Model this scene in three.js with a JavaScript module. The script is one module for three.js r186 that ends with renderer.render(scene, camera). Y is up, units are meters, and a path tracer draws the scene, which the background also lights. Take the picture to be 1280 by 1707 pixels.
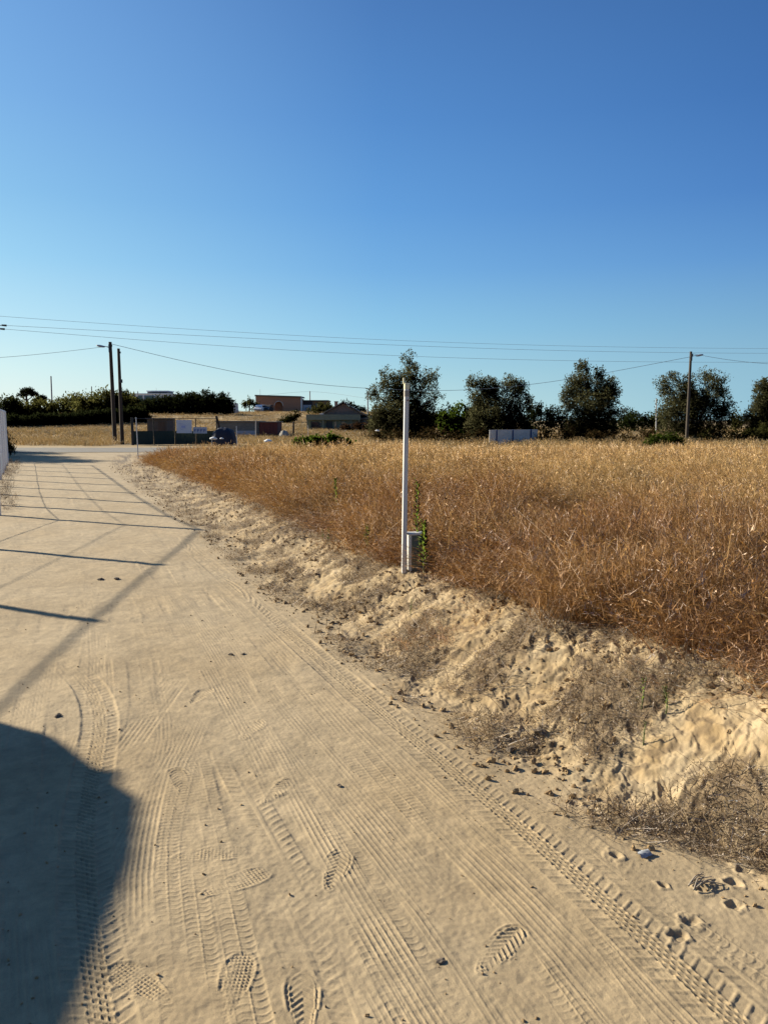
import * as THREE from 'three';
import { mergeGeometries } from 'three/addons/utils/BufferGeometryUtils.js';
import { RoundedBoxGeometry } from 'three/addons/geometries/RoundedBoxGeometry.js';

// ------------------------------------------------------------------ camera
const F = 1282, PITCH = 6.83 * Math.PI / 180, EYE = 1.6;         // focal length in photo pixels, downward tilt, eye height
const scene = new THREE.Scene();
const camera = new THREE.PerspectiveCamera(2 * Math.atan(853.5 / F) * 180 / Math.PI, 767 / 1024, 0.05, 3000);
camera.position.set(0, EYE, 0);
camera.rotation.set(-PITCH, 0, 0);

// ------------------------------------------------------------------ sky and sun
const SUN_AZ = -65.3 * Math.PI / 180, SUN_EL = 24 * Math.PI / 180;   // left of the view direction, above the horizon
const sunDir = new THREE.Vector3(Math.sin(SUN_AZ) * Math.cos(SUN_EL), Math.sin(SUN_EL), -Math.cos(SUN_AZ) * Math.cos(SUN_EL));
const EXPOSURE = 2.0;
{
  const w = 1024, h = 512, data = new Float32Array(w * h * 4);
  // clear-sky colours (sRGB) by elevation in degrees, at three bearings away from the sun; paler towards the sun and the horizon, deep blue overhead
  const els = [-1, 0.9, 3.5, 6.5, 10.6, 14.6, 20.2, 26.8], bearings = [38, 65, 92];
  const rows = [
    [[236, 247, 238], [235, 248, 240], [216, 244, 245], [190, 231, 248], [160, 213, 245], [141, 196, 238], [126, 179, 232], [113, 164, 223]],
    [[200, 230, 228], [195, 228, 228], [170, 214, 229], [145, 200, 232], [118, 176, 227], [101, 160, 220], [87, 142, 206], [77, 125, 188]],
    [[152, 195, 213], [150, 194, 213], [143, 188, 211], [124, 174, 210], [97, 151, 208], [79, 131, 196], [67, 116, 181], [60, 105, 166]]];
  const toLin = c => Math.pow(c / 255 <= 0.04045 ? 0 : (c / 255 + 0.055) / 1.055, 2.4), zen = [36, 70, 128].map(toLin);
  const tab = rows.map(r => r.map(c => c.map(toLin)));
  const mix = (a, b, t) => a + (b - a) * t;
  for (let j = 0; j < h; j++) for (let i = 0; i < w; i++) {
    const az = ((i + 0.5) / w - 0.5) * 2 * Math.PI, el = ((j + 0.5) / h - 0.5) * 180;
    const bear = Math.atan2(Math.cos(az), -Math.sin(az));               // 0 straight ahead, positive to the right
    let a = Math.abs(bear - SUN_AZ) * 180 / Math.PI; if (a > 180) a = 360 - a;
    const e = Math.min(26.8, Math.max(-1, el)); let k = 0; while (k < els.length - 2 && e > els[k + 1]) k++; const te = (e - els[k]) / (els[k + 1] - els[k]);
    for (let q = 0; q < 3; q++) {
      const v = tab.map(r => mix(r[k][q], r[k + 1][q], te));
      let c = a < 65 ? mix(v[0], v[1], Math.max(-0.8, (a - 38) / 27)) : a < 92 ? mix(v[1], v[2], (a - 65) / 27) : v[2] * mix(1, 0.82, Math.min(1, (a - 92) / 60));
      if (el > 26.8) c = mix(c, zen[q], 1 - Math.pow(1 - (el - 26.8) / 63.2, 1.7));
      if (el < -1) c *= Math.max(0.3, 1 + el / 40);
      data[(j * w + i) * 4 + q] = c / EXPOSURE;
    }
    data[(j * w + i) * 4 + 3] = 1;
  }
  const sky = new THREE.DataTexture(data, w, h, THREE.RGBAFormat, THREE.FloatType);
  sky.mapping = THREE.EquirectangularReflectionMapping;
  sky.magFilter = THREE.LinearFilter; sky.wrapS = THREE.RepeatWrapping; sky.needsUpdate = true;
  scene.background = sky; scene.environment = sky;
}
const sun = new THREE.DirectionalLight(new THREE.Color().setRGB(1, 0.91, 0.74), 5);
sun.position.copy(sunDir).multiplyScalar(300);
sun.castShadow = true; sun.shadow.radius = 1.5;
Object.assign(sun.shadow.camera, { left: -140, right: 140, top: 120, bottom: -120, near: 1, far: 700 });
sun.shadow.mapSize.set(4096, 4096);
scene.add(sun, sun.target);
const renderer = new THREE.WebGLRenderer({ antialias: true });
renderer.toneMapping = THREE.LinearToneMapping;
renderer.toneMappingExposure = EXPOSURE;
renderer.shadowMap.enabled = true;

// ------------------------------------------------------------------ helpers
function rng(seed) { let s = seed >>> 0; return () => { s = (s + 0x6D2B79F5) | 0; let t = Math.imul(s ^ (s >>> 15), 1 | s); t = (t + Math.imul(t ^ (t >>> 7), 61 | t)) ^ t; return ((t ^ (t >>> 14)) >>> 0) / 4294967296; }; }
const clamp = (v, a = 0, b = 1) => Math.min(b, Math.max(a, v));
const lerp = (a, b, t) => a + (b - a) * t;
const sstep = (a, b, v) => { const t = clamp((v - a) / (b - a)); return t * t * (3 - 2 * t); };
const PERM = new Uint8Array(512); { const r = rng(7), p = [...Array(256).keys()]; for (let i = 255; i > 0; i--) { const j = Math.floor(r() * (i + 1)); [p[i], p[j]] = [p[j], p[i]]; } for (let i = 0; i < 512; i++) PERM[i] = p[i & 255]; }
function noise(x, y) {                                               // gradient noise, about -1..1
  const xi = Math.floor(x), yi = Math.floor(y), xf = x - xi, yf = y - yi;
  const u = xf * xf * xf * (xf * (xf * 6 - 15) + 10), v = yf * yf * yf * (yf * (yf * 6 - 15) + 10);
  const gr = (ix, iy, fx, fy) => { const h = PERM[(PERM[ix & 255] + iy) & 255 | 0]; const a = h * 0.0245437; return Math.cos(a) * fx + Math.sin(a) * fy; };
  const a = gr(xi, yi, xf, yf), b = gr(xi + 1, yi, xf - 1, yf), c = gr(xi, yi + 1, xf, yf - 1), d = gr(xi + 1, yi + 1, xf - 1, yf - 1);
  return (lerp(lerp(a, b, u), lerp(c, d, u), v)) * 1.5;
}
const fbm = (x, y, o = 4) => { let s = 0, a = 0.5, f = 1; for (let i = 0; i < o; i++) { s += a * noise(x * f + i * 17.3, y * f - i * 9.1); a *= 0.5; f *= 2.03; } return s; };
const interp = (tab, v) => { if (v <= tab[0][0]) return tab[0][1]; for (let i = 1; i < tab.length; i++) if (v <= tab[i][0]) { const [a, b] = [tab[i - 1], tab[i]]; return lerp(a[1], b[1], (v - a[0]) / (b[0] - a[0])); } return tab[tab.length - 1][1]; };
const CP = Math.cos(PITCH), SP = Math.sin(PITCH);
// a photo pixel gives a direction; d is the distance straight ahead in metres, so the world point is (x, y, -d)
function at(px, py, d) { const u = (px - 640) / F, v = (853.5 - py) / F, t = d / (CP + v * SP); return new THREE.Vector3(u * t, EYE + (v * CP - SP) * t, -d); }
function flat(px, py, y = 0) { const v = (853.5 - py) / F, t = (y - EYE) / (v * CP - SP); return [(px - 640) / F * t, t * (CP + v * SP)]; }   // [x, d] on level ground
const yAt = (py, d) => at(640, py, d).y, xAt = (px, py, d) => at(px, py, d).x;

const taken = {};
function numbered(name) { const n = taken[name] = (taken[name] ?? -1) + 1; return n ? `${name}_${String(n).padStart(3, '0')}` : name; }
function tag(o, label, category, group, kind) { Object.assign(o.userData, { label, category }); if (group) o.userData.group = group; if (kind) o.userData.kind = kind; return o; }
function shadows(o) { o.traverse(c => { if (c.isMesh) { c.castShadow = true; c.receiveShadow = true; } }); return o; }
function base(name, x, y, d, turn = 0) { const g = new THREE.Group(); g.name = numbered(name); g.position.set(x, y, -d); g.rotation.y = turn; scene.add(g); return g; }
function mesh(name, geo, mat, parent) { const m = new THREE.Mesh(Array.isArray(geo) ? (geo.length > 1 ? mergeGeometries(geo.map(g => g.index ? g.toNonIndexed() : g)) : geo[0]) : geo, mat); m.name = parent ? name : numbered(name); m.castShadow = m.receiveShadow = true; (parent ?? scene).add(m); return m; }
function box(w, h, l, x = 0, y = 0, z = 0, rot = [0, 0, 0]) { const g = new THREE.BoxGeometry(w, h, l); g.rotateX(rot[0]); g.rotateY(rot[1]); g.rotateZ(rot[2]); g.translate(x, y, z); return g; }
function rbox(w, h, l, r, x = 0, y = 0, z = 0) { const g = new RoundedBoxGeometry(w, h, l, 2, r); g.translate(x, y, z); return g; }
function tube(pts, r0, r1 = r0, seg = 7, steps = 0) {                // tapered tube along points
  const curve = new THREE.CatmullRomCurve3(pts), n = steps || Math.max(2, pts.length * 3), g = new THREE.TubeGeometry(curve, n, 1, seg, false), p = g.attributes.position;
  for (let i = 0; i <= n; i++) { const c = curve.getPointAt(i / n), r = lerp(r0, r1, i / n); for (let j = 0; j <= seg; j++) { const k = i * (seg + 1) + j; p.setXYZ(k, c.x + (p.getX(k) - c.x) * r, c.y + (p.getY(k) - c.y) * r, c.z + (p.getZ(k) - c.z) * r); } }
  return g;
}
const V = (x, y, z) => new THREE.Vector3(x, y, z);
const lin = (r, g, b) => new THREE.Color().setRGB(r, g, b);
const std = (c, rough = 0.9, extra = {}) => new THREE.MeshStandardMaterial({ color: c, roughness: rough, side: THREE.DoubleSide, ...extra });

// small procedural textures: grey multiplier + bump
function noiseTexture(n, fn, srgb) {
  const data = new Uint8Array(n * n * 4);
  for (let j = 0; j < n; j++) for (let i = 0; i < n; i++) { const c = fn(i / n, j / n); for (let k = 0; k < 3; k++) data[(j * n + i) * 4 + k] = clamp(Array.isArray(c) ? c[k] : c) * 255; data[(j * n + i) * 4 + 3] = 255; }
  const t = new THREE.DataTexture(data, n, n); t.wrapS = t.wrapT = THREE.RepeatWrapping; t.magFilter = THREE.LinearFilter; t.minFilter = THREE.LinearMipmapLinearFilter; t.generateMipmaps = true;
  if (srgb) t.colorSpace = THREE.SRGBColorSpace; t.needsUpdate = true; return t;
}
function tileable(freq, oct, seed) {                                 // periodic value noise
  const r = rng(seed), layers = [];
  for (let o = 0; o < oct; o++) { const n = freq << o, a = new Float32Array(n * n); for (let i = 0; i < a.length; i++) a[i] = r(); layers.push([n, a]); }
  return (u, v) => { let s = 0, amp = 0.5, tot = 0; for (const [n, a] of layers) { const x = u * n, y = v * n, xi = Math.floor(x) % n, yi = Math.floor(y) % n, fx = x - Math.floor(x), fy = y - Math.floor(y), sx = fx * fx * (3 - 2 * fx), sy = fy * fy * (3 - 2 * fy), x1 = (xi + 1) % n, y1 = (yi + 1) % n;
    s += amp * lerp(lerp(a[yi * n + xi], a[yi * n + x1], sx), lerp(a[y1 * n + xi], a[y1 * n + x1], sx), sy); tot += amp; amp *= 0.62; } return s / tot; };
}
const grainA = tileable(24, 6, 11), grainB = tileable(6, 7, 12);
const rr0 = rng(99);
const sandMap = noiseTexture(1024, (u, v) => { const g = 0.86 + 0.22 * (grainA(u, v) - 0.5) + 0.12 * (grainB(u, v) - 0.5) + (rr0() - 0.5) * 0.11 - (rr0() < 0.004 ? 0.25 : 0); return [g, g * 0.995, g * 0.98]; }, true);
const sandBump = noiseTexture(1024, (u, v) => 0.5 + 0.9 * (grainA(u, v) - 0.5) + (rr0() - 0.5) * 0.18, false);

// ------------------------------------------------------------------ terrain
// x of the foot of the bank and of the edge of the grass, by distance d ahead
const footTab = [[-20, 6], [0, 2.7], [1.2, 2.2], [2.3, 1.55], [2.63, 1.33], [2.93, 1.07], [3.26, 0.82], [3.94, 0.5], [5, 0.02], [6, -0.42], [8, -1.25], [11.4, -2.65], [16, -4.7], [22, -7.3], [27.3, -9.5], [34, -12]];
const edgeTab = [[-20, 8.5], [0, 3.4], [2.3, 2.1], [3.0, 1.72], [3.6, 1.50], [4.1, 1.30], [4.7, 0.86], [6.1, 0.36], [7.45, -0.18], [10.7, -1.3], [17.8, -4.0], [29, -9.0], [34, -11]];
const bankTab = [[-20, 0.4], [2, 0.42], [4, 0.40], [6.5, 0.30], [9, 0.27], [14, 0.22], [20, 0.16], [28, 0.06], [34, 0]];
const riseTab = [[50, 0], [70, 0.35], [90, 0.55], [105, 1.2], [120, 2.3], [150, 3.1], [190, 3.6], [400, 4.5], [900, 5]];
const footX = d => interp(footTab, d), edgeX = d => interp(edgeTab, d);
function terrain(x, d) {
  let y = 0;
  if (d < 40 && d > -30) {
    const a = footX(d), g = edgeX(d), t = clamp((x - a) / (g - a + 0.12)), hb = interp(bankTab, d);
    y += hb * (t * t * (3 - 2 * t)) * sstep(38, 26, d);
    const inland = sstep(0, 6, x - g) * sstep(33, 22, d);
    y += inland * (0.10 + 0.05 * noise(x * 0.25, d * 0.25));
    y += inland * 0.22 * sstep(12, 20, d) * sstep(2, -3, x) * 0.9;
  }
  if (d > 50) y += interp(riseTab, d) * sstep(26, -6, x - (d - 60) * 0.06);
  if (d > 34 || x < -12) y += 0.06 * noise(x * 0.09, d * 0.09) * sstep(34, 60, Math.hypot(x, d));
  return y;
}
function onGround(px, py) { const v = (853.5 - py) / F, u = (px - 640) / F; let d = 1.2; for (; d < 80; d *= 1.0015) { const t = d / (CP + v * SP); if (EYE + (v * CP - SP) * t <= height(u * t, d)) break; } return [u * d / (CP + v * SP), d]; }   // where that direction meets the ground
// tyre tracks pressed into the sand: paths along the ground
const rt = rng(5);
const TR = [
  ['sipe', 0.22, 0.026, 0.0050, [[260, 880], [400, 1020], [540, 1180], [690, 1350], [840, 1520], [1000, 1740]]],
  ['sipe', 0.20, 0.030, 0.0050, [[250, 930], [330, 1050], [420, 1190], [530, 1370], [640, 1560], [740, 1740]]],
  ['sipe', 0.22, 0.024, 0.0045, [[320, 900], [500, 1060], [660, 1210], [820, 1370], [990, 1540], [1140, 1740]]],
  ['sipe', 0.20, 0.028, 0.0050, [[190, 900], [260, 1040], [300, 1200], [340, 1400], [400, 1740]]],
  ['sipe', 0.20, 0.026, 0.0050, [[110, 780], [140, 860], [150, 960], [120, 1100], [110, 1300], [200, 1740]]],
  ['sipe', 0.19, 0.030, 0.0060, [[30, 790], [35, 860], [20, 960], [0, 1080]]],
  ['sipe', 0.18, 0.022, 0.0050, [[230, 830], [290, 900], [330, 980], [380, 1100], [440, 1250]]],
  ['ribs', 0.16, 9, 0.0040, [[15, 1010], [120, 985], [240, 945], [320, 900]]],
  ['ribs', 0.15, 8, 0.0045, [[0, 1150], [80, 1075], [150, 1010], [260, 940]]],
  ['ribs', 0.17, 9, 0.0040, [[80, 780], [90, 840], [80, 900], [30, 1010], [0, 1060]]],
  ['ribs', 0.16, 8, 0.0045, [[270, 1130], [285, 1230], [255, 1340], [235, 1480], [260, 1740]]],
  ['sipe', 0.18, 0.024, 0.0050, [[360, 1150], [330, 1260], [300, 1400], [310, 1560], [330, 1740]]],
  ['sipe', 0.20, 0.028, 0.0050, [[560, 1120], [760, 1270], [940, 1390], [1120, 1510], [1330, 1640]]],
  ['ribs', 0.21, 10, 0.0040, [[300, 955], [420, 1130], [500, 1230], [640, 1400], [770, 1560], [885, 1730]]],
  ['ribs', 0.20, 8, 0.0036, [[330, 930], [480, 1100], [600, 1230], [740, 1370], [900, 1530], [1075, 1730]]],
  ['ribs', 0.17, 8, 0.0029, [[300, 905], [450, 1040], [560, 1140], [700, 1275], [860, 1420], [1010, 1560], [1170, 1730]]],
  ['ribs', 0.20, 10, 0.0050, [[250, 925], [345, 1090], [430, 1230], [520, 1400], [610, 1560], [715, 1735]]],
  ['ribs', 0.16, 8, 0.0036, [[0, 1005], [100, 955], [200, 905], [247, 860], [235, 820], [150, 775]]],
  ['ribs', 0.18, 10, 0.0036, [[330, 890], [230, 965], [120, 1030], [0, 1095]]],
  ['ribs', 0.15, 7, 0.0036, [[60, 770], [64, 820], [72, 872], [66, 960], [30, 1120]]],
  ['ribs', 0.18, 8, 0.0043, [[130, 770], [165, 830], [195, 884], [290, 985], [380, 1090]]],
  ['ribs', 0.20, 7, 0.0058, [[165, 771], [235, 822], [330, 895], [450, 985]]],
  ['ribs', 0.15, 7, 0.0050, [[100, 772], [110, 820], [125, 880], [150, 960], [165, 1060], [170, 1180]]],
  ['lug', 0.16, 0, 0.0060, [[215, 995], [228, 1080], [240, 1180], [225, 1260]]],
  ['ribs', 0.19, 10, 0.0040, [[95, 985], [70, 1100], [45, 1250], [50, 1400], [75, 1740]]],
  ['ribs', 0.16, 8, 0.0040, [[175, 985], [158, 1080], [140, 1190], [100, 1300], [95, 1500], [130, 1740]]],
  ['lug', 0.15, 0, 0.0060, [[360, 1190], [385, 1270], [440, 1370], [500, 1480], [560, 1600], [610, 1730]]],
  ['lug', 0.17, 0, 0.0060, [[430, 1400], [465, 1490], [520, 1600], [560, 1730]]],
  ['ribs', 0.17, 7, 0.0068, [[305, 1120], [240, 1205], [165, 1310], [90, 1430]]],
  ['ribs', 0.14, 7, 0.0050, [[340, 1175], [305, 1250], [260, 1330], [205, 1420], [180, 1500]]],
  ['chev', 0.19, 0, 0.0085, [[118, 1112], [152, 1150], [168, 1200], [155, 1290], [142, 1400], [150, 1560], [175, 1740]]],
  ['lug', 0.17, 0, 0.0065, [[720, 1215], [850, 1312], [1000, 1428], [1140, 1545], [1330, 1700]]],
  ['chev', 0.20, 0, 0.0095, [[300, 900], [420, 1000], [520, 1090], [640, 1192], [760, 1290], [900, 1408], [1050, 1543], [1180, 1660], [1270, 1745]]],
];
const tracks = TR.map(([type, w, n, dep, px]) => {
  const P3 = px.map(([a, b]) => { const [x, d] = flat(a, b); return V(x, 0, d); });
  if (px[px.length - 1][1] > 1600) { const e = P3[P3.length - 1], f = P3[P3.length - 2]; P3.push(e.clone().add(e.clone().sub(f).setLength(0.9))); }
  const c = new THREE.CatmullRomCurve3(P3, false, 'centripetal');
  const len = c.getLength(), m = Math.max(6, Math.ceil(len / 0.25)), pts = [];
  for (let i = 0; i <= m; i++) { const p = c.getPointAt(i / m); pts.push([p.x, p.z]); }
  const xs = pts.map(p => p[0]), ds = pts.map(p => p[1]);
  return { type, w, n, dep: dep * (type === 'chev' ? 0.95 : 0.85), pts, len, step: len / m, seed: rt() * 100, b: [Math.min(...xs) - w, Math.max(...xs) + w, Math.min(...ds) - w, Math.max(...ds) + w] };
});
function trackRelief(h, x, d) {
  for (const k of tracks) {
    if (x < k.b[0] || x > k.b[1] || d < k.b[2] || d > k.b[3]) continue;
    let best = 1e9, bs = 0, bt = 0;
    for (let i = 1; i < k.pts.length; i++) {
      const [ax, ad] = k.pts[i - 1], [bx, bd] = k.pts[i], ux = bx - ax, ud = bd - ad, L = ux * ux + ud * ud, q = clamp(((x - ax) * ux + (d - ad) * ud) / L);
      const ex = x - ax - ux * q, ed = d - ad - ud * q, e = ex * ex + ed * ed;
      if (e < best) { best = e; bs = (i - 1 + q) * k.step; bt = Math.sign(ex * ud - ed * ux) * Math.sqrt(e); }
    }
    const half = k.w / 2, a = Math.abs(bt); if (a > half + 0.03) continue;
    const ends = sstep(0, 0.5, bs) * sstep(k.len, k.len - 0.5, bs);
    const patchy = (k.type === 'chev' ? 1 : sstep(-0.5, 0.35, noise(bs * 1.3 + k.seed, bt * 7)) * (0.45 + 0.55 * sstep(-0.35, 0.2, noise(x * 2.6 + 33, d * 2.6)))) * ends * (0.75 + 0.25 * noise(bs * 9, bt * 30 + k.seed));
    const berm = Math.exp(-Math.pow((a - half) / 0.011, 2)) * k.dep * 0.45;
    const inside = sstep(half + 0.004, half - 0.008, a);
    let r = 0;
    if (k.type === 'ribs') {
      const ph = (bt / k.w + 0.5) * k.n, c = Math.abs((ph % 1) - 0.5) * 2;
      r = -k.dep * 0.5 + k.dep * (sstep(0.45, 0.85, c)) ;
      const row = Math.floor(ph), tick = ((bs + row * 0.013 + k.seed + (row % 2) * 0.4 * (ph % 1) * 0.03) / 0.026) % 1;
      if ((row + Math.floor(k.seed)) % 2 === 0) r += k.dep * 0.35 * sstep(0.2, 0.05, Math.abs(tick - 0.5)) * sstep(0.5, 0.2, c);
    } else if (k.type === 'lug') {
      const ph = ((bs + a * 0.55 + k.seed) / 0.043 + (bt > 0 ? 0.5 : 0)) % 1;
      r = -k.dep * 0.4 + k.dep * 0.75 * sstep(0.24, 0.08, Math.abs(ph - 0.5)) * sstep(0.01, 0.025, a) + k.dep * 0.5 * sstep(0.012, 0.005, a);
    } else if (k.type === 'sipe') {
      const rows = 4, q = (bt / k.w + 0.5) * rows, row = Math.floor(q), f = q - row, ph = ((bs + 0.010 * Math.sin(f * 3.1) * (row % 2 ? 1 : -1) + row * 0.009 + k.seed) / k.n + 100) % 1;
      r = -k.dep * 0.4 + k.dep * 0.8 * sstep(0.16, 0.05, Math.abs(ph - 0.5)) * sstep(0.5, 0.42, Math.abs(f - 0.5)) + k.dep * 0.9 * sstep(0.42, 0.49, Math.abs(f - 0.5));
    } else {
      if (a < 0.034) { const p1 = ((bs * 0.9 + bt * 0.8 + k.seed) / 0.027) % 1, p2 = Math.abs(((a / 0.017) % 1) - 0.5); r = -k.dep * 0.65 + k.dep * Math.max(sstep(0.3, 0.12, Math.abs(p1 - 0.5)), sstep(0.36, 0.48, p2)); }
      else { const ph = ((bs + a * 0.5 + k.seed) / 0.050 + (bt > 0 ? 0.5 : 0)) % 1; r = -k.dep * 0.35 + k.dep * 0.55 * sstep(0.20, 0.06, Math.abs(ph - 0.5)) * sstep(half, half - 0.02, a); }
      r += k.dep * 0.35 * Math.exp(-Math.pow((a - 0.037) / 0.005, 2));
    }
    h = lerp(h, h * 0.25 + r * (0.8 + 0.35 * noise(x * 60, d * 60)), inside * patchy) + berm * patchy * (0.4 + 0.6 * sstep(-0.2, 0.4, noise(bs * 14 + k.seed, bt > 0 ? 3 : 9)));
  }
  return h;
}
// footprints: [px, py, direction in degrees from straight ahead, sole pattern]
const FOOT = [[465, 1315, 22, 0], [560, 1448, 8, 0], [505, 1672, -8, 0], [235, 1640, -55, 1], [392, 1640, 0, 1], [350, 1422, 80, 1], [300, 1300, -25, 0], [420, 1215, 12, 0], [395, 1470, 55, 1], [335, 1160, 10, 0], [225, 1030, 0, 0], [170, 955, 20, 0], [835, 1580, 38, 0]].map(([px, py, a, s]) => { const [x, d] = flat(px, py), r = a * Math.PI / 180; return { x, d, c: Math.cos(r), s: Math.sin(r), pat: s }; });
function footRelief(h, x, d) {
  for (const f of FOOT) {
    const dx = x - f.x, dd = d - f.d; if (dx * dx + dd * dd > 0.034) continue;
    const u = dx * f.c - dd * f.s, v = dx * f.s + dd * f.c;                       // across, along
    const half = 0.040 + 0.009 * Math.sin((v + 0.03) * 17) - (v < -0.03 ? 0.006 : 0), e = Math.max(Math.abs(u) / half, Math.abs(v) / 0.145);
    const q = Math.sqrt(Math.pow(u / half, 2) + Math.pow(Math.abs(v) / 0.130, 4)); void e;
    if (q > 1.35) continue;
    const worn = sstep(-0.35, 0.25, noise(x * 11 + f.x * 9, d * 9)), ins = sstep(1.02, 0.86, q) * (0.25 + 0.75 * worn), rim = Math.exp(-Math.pow((q - 1.07) / 0.10, 2)) * 0.0028 * worn;
    let r = -0.0026;
    if (f.pat) r += 0.0032 * (Math.abs(((u / 0.012) % 1 + 1) % 1 - 0.5) < 0.27 && Math.abs(((v / 0.013) % 1 + 1) % 1 - 0.5) < 0.27 ? 1 : 0);
    else r += 0.0036 * sstep(0.25, 0.42, Math.abs(((v * 1.0 + Math.abs(u) * 0.9) / 0.024 % 1 + 1) % 1 - 0.5)) + 0.003 * (q > 0.72 && q < 0.8 ? 1 : 0);
    h = lerp(h, h * 0.3 + r, ins) + rim;
  }
  return h;
}
const hash2 = (i, j) => PERM[(PERM[i & 255] + j) & 255] / 255;
function clods(x, y, share) {                                         // rounded lumps in a share of the cells of an uneven grid
  const xi = Math.floor(x), yi = Math.floor(y); let h = 0;
  for (let a = -1; a <= 1; a++) for (let b = -1; b <= 1; b++) { const i = xi + a, j = yi + b, p = hash2(i + 57, j + 13); if (p > share) continue; const q = hash2(i + 3, j + 91), t = hash2(i + 120, j + 44), dx = x - i - 0.2 - 0.6 * q, dy = y - j - 0.2 - 0.6 * t, R = 0.28 + 0.5 * p / share, e = 1 - (dx * dx * (1 + q) + dy * dy * (1 + t)) / (R * R); if (e > 0) h = Math.max(h, Math.pow(e, 0.6) * R * 1.4); }
  return h;
}
const PITS = [[1022, 1340], [1058, 1372], [1040, 1385], [1002, 1335], [985, 1330], [1190, 1398], [1170, 1480], [1222, 1470], [1224, 1508], [1240, 1450], [1025, 1425], [960, 1338], [1075, 1345], [1130, 1560], [1150, 1535], [1105, 1475]].map(p => flat(...p));
function pitRelief(h, x, d) { for (const [px, pd] of PITS) { const e = (x - px) * (x - px) + (d - pd) * (d - pd); if (e < 0.0035) { const q = Math.sqrt(e) / (0.017 + 0.012 * Math.abs(Math.sin(px * 91))) * (1 + 0.35 * noise(x * 40, d * 40)); h += -0.011 * sstep(1, 0.5, q) + 0.004 * Math.exp(-Math.pow((q - 1.25) / 0.3, 2)); } } return h; }
function rough(x, d) { const a = footX(d), g = edgeX(d); return sstep(-0.28, 0.2, x - a + 0.22 * noise(x * 1.7, d * 1.7)) * (x > g + 0.6 ? 0.5 : 1) * sstep(44, 34, d); }
function height(x, d) {
  let y = terrain(x, d);
  const r = Math.hypot(x, d);
  if (r > 46 || d < -6) return y;
  const far = sstep(46, 30, r), k = rough(x, d);
  let road = 0.012 * noise(x * 0.9, d * 0.55) + 0.0028 * noise(x * 4.1, d * 3.3);
  road += 0.0013 * noise(x * 23, d * 23) + 0.0011 * noise(x * 51 + 9, d * 51);
  if (k < 0.98) { road = trackRelief(road, x, d); if (r < 12) road = footRelief(road, x, d); if (r < 5) road = pitRelief(road, x, d); }
  let bank = 0;
  if (k > 0.01) {
    const wx = x + 0.07 * noise(x * 4.3, d * 4.3 + 40) + 0.02 * noise(x * 15, d * 15 + 7), wd = d + 0.07 * noise(x * 4.3 + 60, d * 4.3) + 0.02 * noise(x * 15 + 31, d * 15);
    const clod = sstep(-0.25, 0.45, noise(x * 1.2 + 8, d * 1.2));
    bank = 0.050 * noise(wx * 2.6 + 4, wd * 2.6) + 0.030 * (0.4 - Math.abs(noise(wx * 6.1, wd * 6.1 + 5))) + 0.016 * noise(wx * 13, wd * 13);
    bank += (0.1 + 0.9 * clod) * (0.022 * clods(wx * 8.5, wd * 8.5, 0.4) + 0.024 * clods(wx * 19 + 5, wd * 19, 0.5) + 0.013 * clods(wx * 41, wd * 41 + 9, 0.5));
    bank += 0.005 * noise(x * 75, d * 75) + 0.010 * noise(wx * 32, wd * 32);
    bank *= 0.8 * (1 - 0.35 * sstep(6, 12, r));
  }
  return y + far * lerp(road, bank, k);
}

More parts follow.
